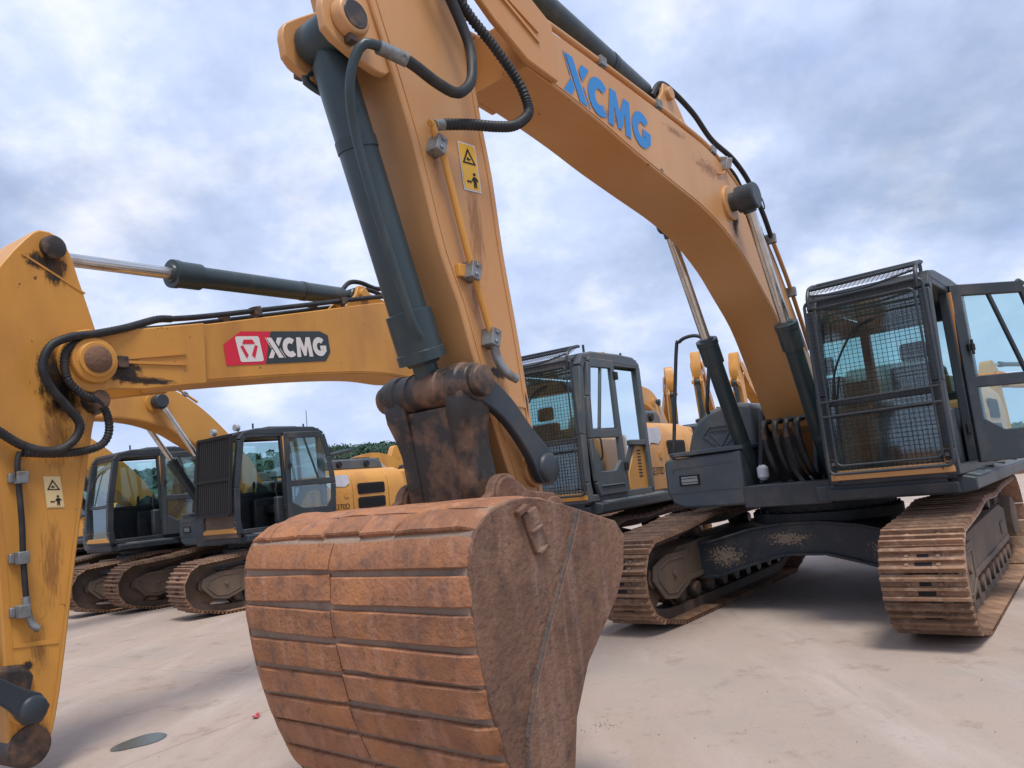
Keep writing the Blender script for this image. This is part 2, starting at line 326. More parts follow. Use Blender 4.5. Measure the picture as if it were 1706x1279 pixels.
def undercarriage(root, far):
    if not _under:
        b = MB()
        for yy in (-.085, .085):
            for i in range(len(SHOES)):
                (p, d), (q, e_) = SHOES[i], SHOES[(i + 1) % NSH]
                n1_ = Vector((-d.z, 0, d.x)); n2_ = Vector((-e_.z, 0, e_.x))
                P = [p, q, q + n2_ * .095, p + n1_ * .095]
                vs = [(a.x, yy + w, a.z) for w in (-.022, .022) for a in P]
                b.add(vs, [(0, 1, 2, 3), (7, 6, 5, 4), (3, 2, 6, 7)])
        _under['chain'] = b.mesh('track', ['track_frame'])
        b = MB(); b.prism([(-1.6, .36), (1.35, .36), (1.55, .34), (1.62, .45), (1.6, .66), (1.4, .74), (.9, .76), (-1.2, .80), (-1.62, .72)], -.17, .17)
        for sy in (-1, 1):
            b.prism([(1.25, .70), (1.75, .70), (2.02, .62), (2.06, .48), (1.86, .28), (1.6, .24), (1.25, .36)], sy * .19 - .012, sy * .19 + .012)
            pl = [(1.36, .64), (1.74, .64), (1.93, .58), (1.96, .48), (1.8, .33), (1.62, .31), (1.36, .40)]
            for i in range(len(pl)):
                q = pl[(i + 1) % len(pl)]; b.bar((pl[i][0], sy * .207, pl[i][1]), (q[0], sy * .207, q[1]), .022, .012)
            b.bar((-1.5, sy * .175, .42), (1.3, sy * .175, .40), .05, .03)
            b.box(-1.3, -1.0, sy * .17 - .015, sy * .17 + .015, .5, .62); b.cyl((1.62, sy * .2, .5), (1.62, sy * .225, .5), .035, 12)
        _under['frame'] = b.mesh('track_frame', ['track_frame'])
        b = MB(); b.rev((0, -.08, 0), (0, .08, 0), [(0, .05), (0, .30), (.04, .335), (.3, .335), (.36, .345), (.64, .345), (.7, .335), (.96, .335), (1, .30), (1, .05)], 28); b.cyl((0, -.16, 0), (0, .16, 0), .09, 16)
        _under['idler'] = b.mesh('idler', ['track_frame'])
        b = MB(); T = 22; pts = []
        for i in range(T): 
            for da, r in ((-.3, .335), (-.14, .405), (.14, .405), (.3, .335)): a = 2 * math.pi * (i + da) / T; pts.append((r * math.cos(a), r * math.sin(a)))
        b.prism(pts, -.035, .035); b.rev((0, -.2, 0), (0, .24, 0), [(0, .2), (0, .27), (.3, .3), (.62, .3), (.7, .25), (.95, .23), (1, .18)], 24)
        for i in range(10): a = i * math.pi / 5; b.cyl((.26 * math.cos(a), .0, .26 * math.sin(a)), (.26 * math.cos(a), .12, .26 * math.sin(a)), .02, 8)
        _under['sprocket'] = b.mesh('sprocket', ['track_frame'])
        b = MB(); b.rev((0, -.17, 0), (0, .17, 0), [(0, .05), (0, .075), (.12, .095), (.3, .095), (.33, .115), (.4, .09), (.6, .09), (.67, .115), (.7, .095), (.88, .095), (1, .075), (1, .05)], 16)
        _under['roller'] = b.mesh('roller', ['greasy'])
        b = MB()
        for (p, d) in SHOES:
            M = shoe_matrix(p, d); me = _shoe; k = len(b.v); b.v += [tuple(M @ v.co) for v in me.vertices]
            for pl in me.polygons: b.f.append(tuple(i + k for i in pl.vertices)); b.m.append(pl.material_index)
        _under['belt'] = b.mesh('track', ['track', 'black'], 30)
        b = MB()                                     # X shaped car body between the tracks
        arch = [(-1.18, .33), (-.95, .35), (-.55, .47), (-.2, .56), (.2, .56), (.55, .47), (.95, .35), (1.18, .33), (1.18, .70), (.95, .74), (.55, .84), (.2, .89), (-.2, .89), (-.55, .84), (-.95, .74), (-1.18, .70)]
        b.prismx(arch, .84, .90); b.prismx(arch, -.90, -.84)
        top = [(-1.18, .70), (-.95, .74), (-.55, .84), (-.2, .885), (.2, .885), (.55, .84), (.95, .74), (1.18, .70)]
        b.prismx(top + [(y, z - .03) for y, z in reversed(top)], -.842, .842); bot = arch[:8]
        b.prismx([(y, z + .0) for y, z in bot] + [(y, z + .03) for y, z in reversed(bot)], -.842, .842)
        rim = [(y, z + .012) for y, z in bot]
        for i in range(7): b.bar((.915, rim[i][0], rim[i][1]), (.915, rim[i + 1][0], rim[i + 1][1]), .03, .05, (1, 0, 0)); b.bar((.915, top[i][0], top[i][1]), (.915, top[i + 1][0], top[i + 1][1]), .026, .05, (1, 0, 0))
        b.cyl((0, 0, .86), (0, 0, .97), .78, 40); b.cyl((0, 0, .97), (0, 0, 1.08), .70, 40)
        for i in range(30): a = i * math.pi / 15; b.cyl((.74 * math.cos(a), .74 * math.sin(a), .97), (.74 * math.cos(a), .74 * math.sin(a), 1.0), .018, 6)
        _under['body'] = b.mesh('car_body', ['frame_dark'])
    cb = link('car_body', _under['body'], root, .008)
    for s in (1, -1):
        y = s * GAUGE / 2
        if far:
            t = link('track', _under['belt'], root); t.location.y = y
            f = link('track_frame', _under['frame'], root); f.location.y = y
            continue
        t = link('track', _under['chain'], root); t.location.y = y
        for p, d in SHOES:
            o = link('track_shoe', _shoe, t); o.matrix_basis = shoe_matrix(p, d) @ Matrix.Rotation(random.uniform(-.012, .012), 4, 'Y')
        f = link('track_frame', _under['frame'], root, .006); f.location.y = y
        o = link('idler', _under['idler'], f); o.location = (2.0, 0, .50)
        o = link('sprocket', _under['sprocket'], f); o.location = (-2.0, 0, .60); o.scale.y = s
        for k in range(9): o = link('roller', _under['roller'], f); o.location = (-1.48 + .36 * k, 0, .255)
        for x in (-.75, .75): o = link('roller', _under['roller'], f); o.location = (x, 0, .83 if x > 0 else .85); o.scale = (.75, .8, .75)

# ------------------------------------------------------------------ excavator: house and cab
def prismz(b, pts, z0, z1, m=0):
    n = len(pts); vs = [(x, y, z0) for x, y in pts] + [(x, y, z1) for x, y in pts]
    b.add(vs, [tuple(range(n - 1, -1, -1)), tuple(range(n, 2 * n))] + [(i, (i + 1) % n, n + (i + 1) % n, n + i) for i in range(n)], m)
def house(root, yel, o):
    b = MB(); b.box(-2.5, 1.2, -.42, .45, 1.08, 1.30); b.box(-2.5, .28, -1.42, -.42, 1.12, 1.30); b.box(-2.5, 1.62, .45, 1.52, 1.12, 1.26)
    for y in (-.42, .17): b.prism([(-.6, 1.3), (.75, 1.3), (.72, 1.5), (.45, 2.1), (.25, 2.2), (.05, 2.1), (-.5, 1.5)], y, y + .05)
    for y in (-.62, -.44, .24, .42): b.prism([(.25, 1.12), (.8, 1.12), (.72, 1.28), (.62, 1.34), (.5, 1.34), (.3, 1.28)], y - .03, y + .03)
    b.prism([(.98, 1.13), (1.64, 1.13), (1.66, 1.22), (1.0, 1.22)], .55, 1.60)
    b.build('swing_frame', 'dark', root, .01)
    # running board under the cab, with steps and pale worn end
    b = MB(); b.prismx([(1.52, 1.10), (1.72, 1.14), (1.72, 1.24), (1.6, 1.27), (1.52, 1.27)], -2.3, 1.55); b.build('running_board', 'dark', root, .012)
    b = MB(); b.prismx([(1.525, 1.272), (1.60, 1.272), (1.715, 1.244), (1.715, 1.250), (1.60, 1.279), (1.525, 1.279)], -2.28, 1.40)
    for x in (-1.6, -.6, .2, .75): b.box(x, x + .012, 1.55, 1.68, 1.262, 1.285)
    b.build('step_plate', 'blue_grey', root)
    # left engine side doors
    prof = [(.60, 1.28), (1.55, 1.28), (1.565, 1.85), (1.53, 2.06), (1.42, 2.21), (1.25, 2.28), (.60, 2.30)]
    for k, (x0, x1) in enumerate(((-.98, -.30), (-1.95, -.99), (-2.45, -1.96))):
        d = MB().prismx(prof, x0, x1).build('side_door', yel, root, .015)
        if k == 1:
            for z0 in (1.48, 1.76):
                g = MB().prism(rrect(-1.84, -1.10, z0, z0 + .22, .05), 1.560, 1.572)
                for i in range(5): g.box(-1.82, -1.12, 1.572, 1.580, z0 + .03 + i * .036, z0 + .038 + i * .036)
                g.build('vent_grille', 'black', d)
        if k == 0:
            MB().prism(rrect(-.86, -.74, 1.72, 1.82, .015), 1.555, 1.575).build('door_latch', yel, d)
            MB().prism([(-.32, 1.98), (-.32, 2.16), (-.88, 2.16), (-.90, 2.0), (-.78, 1.93), (-.5, 1.95), (-.42, 1.90)], 1.545, 1.563).build('worn_patch', 'white_paint', d) if o.get('patch') else None
            P = face_map((-.36 if not o.get('text_x') else o['text_x'], 1.50), (-.15, 0), (0, .15), 1.555)
            vs, fs = text_polys('XE370D'); t = MB(); t.add([P(u, v, .008) for u, v, w in vs], fs); flat_build(t, 'model_lettering', ['black'], d)
    # panel under the rear cab window
    q = MB().prism([(.42, 1.28), (.42, 1.55), (.12, 1.92), (-.02, 1.96), (-.29, 1.97), (-.29, 1.28)], 1.30, 1.585).build('cab_corner_panel', yel, root, .012)
    v = MB()
    for i in range(9): v.box(-.02, .09, 1.585, 1.590, 1.50 + i * .042, 1.515 + i * .042)
    v.build('vent_slots', 'black', q)
    # right side: tank, tool box, rear doors
    tank = MB().prismx([(-.56, 1.3), (-.56, 2.20), (-.70, 2.24), (-.95, 2.23), (-1.12, 2.18), (-1.26, 2.08), (-1.36, 1.94), (-1.42, 1.76), (-1.43, 1.6), (-1.43, 1.3)], -1.15, .30).build('fuel_tank', 'blue_grey', root, .05)
    e_ = MB(); hexa = [(-.86, 2.0), (-1.10, 2.0), (-1.20, 1.9), (-.98, 1.72), (-.76, 1.9)]
    tri = [(-.84, 1.95), (-1.12, 1.95), (-.98, 1.76)]
    for q in (hexa, tri):
        for i in range(len(q)): p2 = q[(i + 1) % len(q)]; e_.bar((.305, q[i][0], q[i][1]), (.305, p2[0], p2[1]), .010, .012, (1, 0, 0))
    e_.build('embossed_emblem', 'blue_grey', tank)
    tb = MB().prismx([(-.50, 1.10), (-1.22, 1.10), (-1.36, 1.16), (-1.42, 1.30), (-1.42, 1.62), (-1.38, 1.66), (-.50, 1.68)], .31, .95).build('tool_box', 'blue_grey', root, .05)
    l_ = MB(); l_.add([(.30, -.48, 1.69), (.30, -1.40, 1.675), (.90, -1.36, 1.675), (.98, -1.26, 1.677), (.98, -.60, 1.69), (.90, -.48, 1.69), (.30, -.48, 1.74), (.30, -1.40, 1.725), (.90, -1.36, 1.725), (.98, -1.26, 1.727), (.98, -.60, 1.74), (.90, -.48, 1.74)],
                      [(0, 1, 2, 3, 4, 5), (11, 10, 9, 8, 7, 6)] + [(i, (i + 1) % 6, 6 + (i + 1) % 6, 6 + i) for i in range(6)]); l_.build('tool_box_lid', 'blue_grey', tb, .01)
    MB().prismx(rrect(-1.22, -1.02, 1.36, 1.46, .02), .945, .962).build('work_lamp', 'lamp_glass', tb)
    f_ = MB()
    for z in (1.36, 1.46): f_.bar((.958, -1.24, z), (.958, -1.00, z), .014, .02, (1, 0, 0))
    for y in (-1.23, -1.01): f_.bar((.958, y, 1.36), (.958, y, 1.46), .014, .02, (1, 0, 0))
    for z in (1.39, 1.43): f_.bar((.966, -1.22, z), (.966, -1.02, z), .006, .008, (1, 0, 0))
    f_.build('lamp_grille', 'black', tb)
    f_ = MB(); f_.bar((.953, -1.30, 1.55), (.953, -.58, 1.57), .008, .008, (1, 0, 0)); f_.bar((.953, -1.38, 1.28), (.953, -.55, 1.29), .012, .01, (1, 0, 0)); f_.bar((.953, -1.30, 1.55), (.953, -1.32, 1.5), .008, .008, (1, 0, 0)); f_.build('pressed_rib', 'blue_grey', tb)
    MB().prismx([(-.56, 1.3), (-.56, 2.22), (-1.2, 2.22), (-1.38, 2.12), (-1.45, 1.9), (-1.45, 1.3)], -2.45, -1.16).build('side_door', yel, root, .02)
    # engine cover with slots and knobs
    ec = MB().prism([(-.55, 2.28), (-.62, 2.44), (-.75, 2.50), (-2.15, 2.52), (-2.3, 2.44), (-2.35, 2.28)], -.55, 1.05).build('engine_cover', 'blue_grey', root, .04)
    s_ = MB()
    for x0 in (-1.15, -1.7):
        for i in range(7): s_.box(x0 - i * .055, x0 - i * .055 + .022, .55, .98, 2.50, 2.535)
    s_.build('cooling_slot', 'black', ec)
    for x in (-1.1, -1.85): MB().rev((x, 1.0, 2.4), (x, 1.1, 2.4), [(0, .05), (.5, .05), (.6, .07), (1, .06)], 12).build('cover_latch', 'black', ec)
    MB().rev((-1.75, -.75, 2.2), (-1.75, -.75, 2.62), [(0, .1), (.6, .1), (.6, .075), (1, .075)], 16).build('exhaust_stack', 'dark', root)
    # counterweight
    b = MB(); pts = [(-2.46, 1.45), (-2.75, 1.42)] + [(-1.05 - 2.45 * math.cos(R(a)), 2.45 * math.sin(R(a)) * .58) for a in (42, 30, 18, 6, -6, -18, -30, -42)] + [(-2.75, -1.42), (-2.46, -1.45)]
    prismz(b, pts, 1.16, 2.22); b.build('counterweight', yel, root, .06)
    # handrail on the tool box
    if o.get('rail', True): MB().tube([(.62, -1.50, 1.12), (.62, -1.50, 1.5), (.62, -1.47, 1.6), (.60, -1.26, 2.9), (.60, -1.2, 3.03), (.60, -1.08, 3.07), (.60, -.95, 3.05), (.60, -.86, 2.96), (.58, -.86, 2.8), (.55, -.98, 2.25), (.5, -1.0, 2.15)], .022, 10).build('handrail', 'dark', root)
    b = MB(); b.tube([(.62, -1.49, 1.55), (.72, -1.42, 1.5), (.8, -1.40, 1.4)], .010, 6); b.build('mirror_stay', 'dark', root)
    # hoses rising from the valve block to the boom foot
    for k, (x, y) in enumerate([(.86, -.22), (.84, -.10), (.88, .03), (.84, .13), (.70, -.15), (.70, .06)]):
        h = MB().tube([(x - .15, y, 1.95), (x + .03, y, 1.93), (x + .08, y, 1.82), (x + .07, y + .02, 1.62), (x + .02, y + .06, 1.42), (x - .15, y + .08, 1.28)], .026, 8, rib=.14); h.build('hydraulic_hose', 'rubber', root)
        MB().cyl((x + .08, y, 1.86), (x + .08, y, 1.76), .034, 10).build('hose_fitting', 'greasy', root)
    MB().rev((.8, -.34, 1.34), (.8, -.34, 1.5), [(0, .03), (.2, .06), (.8, .06), (1, .03)], 12).build('filter_can', 'white_paint', root)

def cab(root, yel, o):
    yl, yr = 1.585, .64
    S = [(1.62, 1.28), (1.66, 1.5), (1.645, 2.05), (1.52, 2.86), (1.42, 3.0)]
    cm = o.get('cab_mat', 'dark')
    b = MB()
    for y in (yl, yr):
        for i in range(4): b.bar((*S[i][:1], y, S[i][1]), (S[i + 1][0], y, S[i + 1][1]), .11, .09)
        b.bar((-.22, y, 1.28), (-.20, y, 2.98), .12, .09); b.bar((1.6, y, 1.31), (-.25, y, 1.31), .08, .09)
        b.bar((1.44, y, 2.97), (-.18, y, 3.02), .12, .09)
    b.bar((.60, yl, 1.3), (.66, yl, 2.98), .11, .08); b.bar((.30, yl, 1.95), (-.2, yl, 1.95), .07, .08); b.bar((.60, yl - .01, 1.3), (-.2, yl - .01, 1.3), .10, .05)
    b.bar((-.2, yr, 1.95), (1.6, yr, 1.95), .07, .07)
    b.box(-.25, -.20, yr, yl, 1.28, 2.05); b.box(-.25, -.16, yr, yl, 2.80, 3.0)                   # rear wall
    b.box(1.60, 1.66, yr, yl, 1.26, 1.36); b.bar((1.64, yr, 1.99), (1.64, yl, 1.99), .06, .05, (1, 0, 0)); b.bar((1.47, yr, 2.93), (1.47, yl, 2.93), .12, .07, (1, 0, 0))
    b.box(-.25, 1.62, yr, yl, 1.245, 1.29)
    b.prism([(.60, 1.3), (.3, 1.3), (-.2, 1.3), (-.2, 1.95), (.28, 1.95), (.60, 1.55)], yl - .03, yl - .012)
    b.prism([(-.2, 1.3), (1.6, 1.3), (1.6, 1.93), (-.2, 1.93)], yr - .01, yr + .012)
    c = b.build('cab', cm, root, .012)
    r_ = MB(); r_.prism([(1.52, 2.95), (1.45, 3.03), (1.2, 3.075), (.4, 3.11), (-.05, 3.11), (-.24, 3.04), (-.26, 2.97)], yr - .05, yl + .05); r_.prism([(.9, 3.08), (.85, 3.13), (.2, 3.14), (.15, 3.09)], yr + .12, yl - .12)
    r_.build('cab_roof', o.get('roof_mat', cm), c, .03)
    for x in (1.2, .1): MB().cyl((x, yl - .06, 3.08), (x, yl - .06, 3.17), .016, 8).build('roof_bolt', 'dark', c)
    def pane(name, pts): m = MB(); n = len(pts); m.add(pts, [tuple(range(n))]); flat_build(m, name, ['glass'], c)
    pane('windscreen', [(1.635, yr + .05, 2.02), (1.635, yl - .05, 2.02), (1.515, yl - .05, 2.87), (1.515, yr + .05, 2.87)])
    pane('lower_windscreen', [(1.645, yr + .05, 1.37), (1.645, yl - .05, 1.37), (1.642, yl - .05, 1.96), (1.642, yr + .05, 1.96)])
    pane('rear_window', [(-.21, yr + .06, 2.06), (-.21, yl - .06, 2.06), (-.20, yl - .06, 2.80), (-.20, yr + .06, 2.80)])
    pane('right_window', [(-.15, yr, 1.99), (1.58, yr, 1.99), (1.45, yr, 2.90), (-.14, yr, 2.93)])
    pane('quarter_window', [(.56, yl, 1.62), (.62, yl, 2.90), (-.14, yl, 2.92), (-.16, yl, 1.99), (.28, yl, 1.99)])
    # inside
    s = MB(); s.box(.05, .60, .86, 1.36, 1.55, 1.72); s.prism([(-.05, 1.70), (.16, 1.70), (.04, 2.38), (-.10, 2.38)], .88, 1.34); s.prism([(-.12, 2.42), (-.02, 2.42), (-.05, 2.62), (-.13, 2.62)], .98, 1.24); s.box(.1, .5, .92, 1.30, 1.29, 1.55)
    s.build('seat', 'seat_fabric', c, .04)
    for y in (.74, 1.40): MB().box(.1, .78, y, y + .12, 1.3, 1.86).build('console', 'dark', c, .03)
    for y in (.80, 1.46): k = MB(); k.tube([(.72, y, 1.86), (.76, y, 1.95), (.74, y, 2.08)], .014, 8); k.rev((.74, y, 2.05), (.73, y, 2.18), [(0, .02), (.5, .03), (1, .015)], 10); k.build('control_lever', 'rubber', c)
    MB().box(1.30, 1.36, .76, .98, 1.95, 2.18).build('monitor', 'black', c, .01)
    k = MB(); k.tube([(1.25, 1.05, 1.3), (1.3, 1.05, 1.55)], .012, 6); k.tube([(1.25, 1.2, 1.3), (1.3, 1.2, 1.55)], .012, 6); k.build('pedal_lever', 'rubber', c)
    # yellow lower corners round the front glass
    f = MB(); f.bar((1.672, yl - .015, 1.38), (1.678, yl - .015, 1.84), .05, .07, (0, 1, 0)); f.bar((1.672, yr + .015, 1.38), (1.678, yr + .015, 1.84), .04, .05, (0, 1, 0)); f.box(1.66, 1.69, yr - .02, yl + .02, 1.30, 1.385)
    f.build('front_sill', yel, c, .008)
    # working lamps and wiper
    k = MB(); k.tube([(1.70, .74, 1.98), (1.66, .80, 2.3), (1.585, .98, 2.62), (1.56, 1.15, 2.7)], .010, 6); k.build('wiper', 'black', c)
    g = o.get('guard')
    if g == 'mesh':
        m = MB(); x = 1.76; a0, a1, z0, z1 = yr - .0, yl + .03, 1.36, 2.92
        for ins, rr in ((0, .014), (.07, .010)):
            q = [(x, a, z) for a, z in rrect(a0 + ins, a1 - ins, z0 + ins, z1 - ins, .05)]; m.tube(q + [q[0]], rr, 8, smooth=False)
        for z in (2.0, 1.87): m.tube([(x, a0, z), (x, a1, z + .01)], .011, 8)
        for y in (a0 + .04, a1 - .04):
            m.tube([(x, y, 2.85), (x, y, 2.95), (x - .06, y, 3.04), (x - .18, y, 3.09), (1.42, y, 3.12)], .018, 8)
            m.bar((x, y, 1.45), (1.66, y, 1.42), .03, .03)
        m.tube([(x - .06, a0 + .04, 3.04), (x - .06, a1 - .04, 3.05)], .016, 8); m.tube([(1.44, a0 + .04, 3.12), (1.44, a1 - .04, 3.12)], .02, 8)
        m.tube([(x - .02, a0 + .04, 2.98), (x - .02, a0 + .3, 2.95), (x - .02, a0 + .55, 2.95), (x - .02, a1 - .06, 3.0)], .012, 6)
        m.build('cab_guard', 'dark', c)
        w = MB(); ws = .038; n = int((a1 - a0) / ws)
        for i in range(1, n): y = a0 + (a1 - a0) * i / n; j = [random.uniform(-.005, .005) for _ in range(6)]; w.tube([(x - .004 + j[0], y + j[1], z0 + .02), (x - .004 + 3 * j[2], y + j[3], (z0 + z1) / 2), (x - .004 + j[4], y + j[5], z1 - .02)], .0024, 4, step=.3); w.tube([(x - .02, y, z1 + .06), (1.44, y, 3.115)], .0024, 4)
        n = int((z1 - z0) / ws)
        for i in range(1, n): z = z0 + (z1 - z0) * i / n; j = [random.uniform(-.005, .005) for _ in range(4)]; w.tube([(x + .001 + j[0], a0 + .01, z + j[1]), (x + .001 + 3 * j[2], (a0 + a1) / 2, z + j[3]), (x + .001, a1 - .01, z - j[1])], .0024, 4, step=.3)
        for i in range(1, 8): t = i / 8; w.tube([(x - .02 - t * .3, a0 + .04, z1 + .062 + .133 * t), (x - .02 - t * .3, a1 - .04, z1 + .062 + .133 * t)], .0024, 4)
        w.build('guard_wire_mesh', 'black', c)
    if g == 'louver':
        m = MB(); x = 1.80; a0, a1, z0, z1 = yr - .02, yl + .02, 1.62, 2.95
        for y in (a0, a1): m.bar((x, y, z0), (x - .1, y, z1), .05, .05)
        for t in (0, .45, 1): m.bar((x - .1 * t, a0, z0 + (z1 - z0) * t), (x - .1 * t, a1, z0 + (z1 - z0) * t), .05, .05, (1, 0, 0))
        for i in range(16): y = a0 + (a1 - a0) * (i + .5) / 16; m.bar((x, y, z0), (x - .1, y, z1), .02, .040, (0, 1, 0))
        m.build('cab_guard', 'black', c)
        k = MB(); k.box(1.60, 1.68, a0, a1, 1.22, 1.62); k.build('front_lower_panel', 'track_frame', c, .01)
        for y in (yr + .12, yl - .12): k = MB(); k.cyl((1.45, y, 3.10), (1.53, y, 3.10), .06, 14); k.bar((1.46, y, 2.98), (1.46, y, 3.06), .02, .02); k.build('roof_lamp', 'lamp_glass', c)
    # door
    def door_mesh():
        d = MB()
        out = [(0, 1.33), (.78, 1.33), (.86, 1.5), (.89, 2.0), (.84, 2.5), (.74, 2.92), (.68, 2.97), (0, 3.0)]
        up_ = [(.10, 2.14), (.79, 2.12), (.745, 2.5), (.66, 2.86), (.10, 2.89)]
        lo_ = [(.10, 1.72), (.28, 1.60), (.70, 1.60), (.79, 1.75), (.795, 2.0), (.10, 2.02)]
        d.bar((.05, 0, 1.33), (.05, 0, 3.0), .10, .055)
        for p, q in ((out[1], out[2]), (out[2], out[3]), (out[3], out[4]), (out[4], out[5]), (out[5], out[6])): d.bar((p[0] - .045, 0, p[1]), (q[0] - .045, 0, q[1]), .09, .05)
        d.bar((.05, 0, 2.945), (.69, 0, 2.92), .11, .052); d.bar((.05, 0, 2.07), (.84, 0, 2.06), .11, .052)
        d.prism([(0.05, 1.33), (.78, 1.33), (.84, 1.45), (.80, 1.76), (.70, 1.61), (.28, 1.61), (.10, 1.73), (.05, 1.74)], -.024, .024)
        d.bar((.10, .03, 1.44), (.74, .03, 1.44), .02, .02); d.bar((.36, .0, 2.9), (.58, 0, 2.12), .035, .04)
        return d, up_, lo_
    d, up_, lo_ = door_mesh()
    dr = d.build('cab_door', cm if not o.get('door_mat') else o['door_mat'], root, .012)
    for nm, P in (('door_window', up_), ('lower_door_window', lo_)): m = MB(); m.add([(a, 0, z) for a, z in P], [tuple(range(len(P)))]); flat_build(m, nm, ['glass'], dr)
    k = MB(); k.box(.06, .12, -.06, -.028, 2.36, 2.42); k.box(.08, .10, -.075, -.06, 2.32, 2.46); k.build('door_latch', 'black', dr)
    k = MB(); k.tube([(.72, .04, 1.75), (.72, .07, 1.78), (.72, .07, 1.98), (.72, .04, 2.01)], .012, 6); k.build('door_handle', 'black', dr)
    for z in (1.6, 2.75): MB().box(-.05, .05, .0, .05, z, z + .1).build('door_hinge', 'black', dr, .006)
    dr.location = (.655, yl + .045, 0); dr.rotation_euler.z = R(o.get('door', 0))
    if o.get('door', 0) > 10:
        MB().bar((.575, yl + .052, 1.36), (.645, yl + .052, 2.93), .075, .03).build('door_jamb', yel, c, .006)
    if o.get('antenna'): MB().tube([(-.1, yl - .2, 3.1), (-.1, yl - .2, 3.45)], .006, 5).build('antenna', 'black', c)

# ------------------------------------------------------------------ excavator: boom, arm, bucket
FOOT = (.25, 2.0)
def rot2(p, c, a): ca, sa = math.cos(R(a)), math.sin(R(a)); x, z = p[0] - c[0], p[1] - c[1]; return (c[0] + x * ca - z * sa, c[1] + x * sa + z * ca)
POSE_A = dict(
    lower=[(.42, 1.86), (.62, 2.21), (.88, 2.63), (1.12, 2.97), (1.45, 3.25), (1.74, 3.48), (2.15, 3.69), (2.6, 3.82), (3.15, 3.91), (3.7, 4.0), (4.14, 4.09), (4.58, 4.16), (5.0, 4.21)],
    top=[(5.0, 4.60), (4.53, 4.60), (3.47, 4.55), (2.8, 4.51), (2.25, 4.46), (1.95, 4.38), (1.53, 4.19), (1.1, 3.84), (.72, 3.40), (.38, 2.9), (.16, 2.5), (.04, 2.1)],
    cheek=[(4.72, 4.185), (5.04, 4.215), (5.35, 4.36), (5.55, 4.47)], cheek_top=[(5.62, 4.96), (5.3, 4.86), (4.72, 4.605)], pivot=(5.65, 4.72),
    bpin=(1.93, 4.0), abase=(2.75, 4.86), horn=(5.95, 5.28),
    arm=[(5.27, 1.38), (5.25, 1.5), (5.27, 1.73), (5.31, 2.18), (5.34, 2.48), (5.39, 2.9), (5.42, 3.35), (5.47, 3.71), (5.52, 4.24), (5.47, 4.55), (5.48, 4.85), (5.66, 5.18), (5.80, 5.36), (5.95, 5.42), (6.08, 5.36), (6.2, 5.12), (6.36, 4.65), (6.34, 4.35), (6.27, 4.09), (6.13, 3.66), (6.04, 3.34), (5.92, 2.81), (5.82, 2.55), (5.73, 2.22), (5.63, 1.9), (5.50, 1.5), (5.48, 1.34), (5.42, 1.27), (5.33, 1.28)],
    tip=(5.375, 1.38), link=(5.86, 2.10), side=(5.33, 1.63), lug=(6.42, 3.93), brot=0)
def moved(pose, boom_rot, arm_rot=0, brot=None):
    f = lambda p: rot2(p, FOOT, boom_rot)
    n = {k: [f(p) for p in pose[k]] for k in ('lower', 'top', 'cheek', 'cheek_top')}
    for k in ('pivot', 'bpin', 'abase'): n[k] = f(pose[k])
    pv, qv = pose['pivot'], n['pivot']
    g = lambda p: rot2((p[0] + qv[0] - pv[0], p[1] + qv[1] - pv[1]), qv, arm_rot)
    n['arm'] = [g(p) for p in pose['arm']]
    for k in ('tip', 'link', 'side', 'lug', 'horn'): n[k] = g(pose[k])
    n['brot'] = pose['brot'] + arm_rot if brot is None else brot
    return n
POSE_B = dict(
    lower=[(.45, 1.80), (.67, 2.0), (1.0, 2.25), (1.37, 2.5), (1.75, 2.70), (2.15, 2.83), (2.6, 2.87), (2.93, 2.86), (3.3, 2.875), (3.69, 2.86), (4.35, 2.80), (5.19, 2.70), (5.80, 2.62)],
    top=[(5.80, 3.10), (5.46, 3.17), (4.45, 3.41), (3.22, 3.70), (2.8, 3.74), (2.21, 3.66), (1.7, 3.46), (1.22, 3.16), (.73, 2.76), (.32, 2.38), (.08, 2.1)],
    cheek=[(5.55, 2.64), (5.85, 2.60), (6.1, 2.56), (6.35, 2.53)], cheek_top=[(6.46, 2.98), (6.2, 3.02), (5.55, 3.155)], pivot=(6.49, 2.75),
    bpin=(2.5, 3.32), abase=(3.46, 3.77), horn=(6.72, 3.57),
    arm=[(6.80, .16), (6.72, .51), (6.58, 1.48), (6.46, 2.25), (6.40, 2.5), (6.36, 2.75), (6.40, 2.95), (6.53, 3.37), (6.59, 3.56), (6.67, 3.67), (6.80, 3.69), (6.90, 3.60), (7.05, 3.39), (7.2, 3.1), (7.27, 2.75), (7.2, 2.3), (7.10, 1.54), (7.05, .6), (7.03, .2), (6.98, .11), (6.86, .10)],
    tip=(6.92, .22), link=(7.36, .70), side=(6.94, .46), lug=(7.36, 2.70), brot=64)

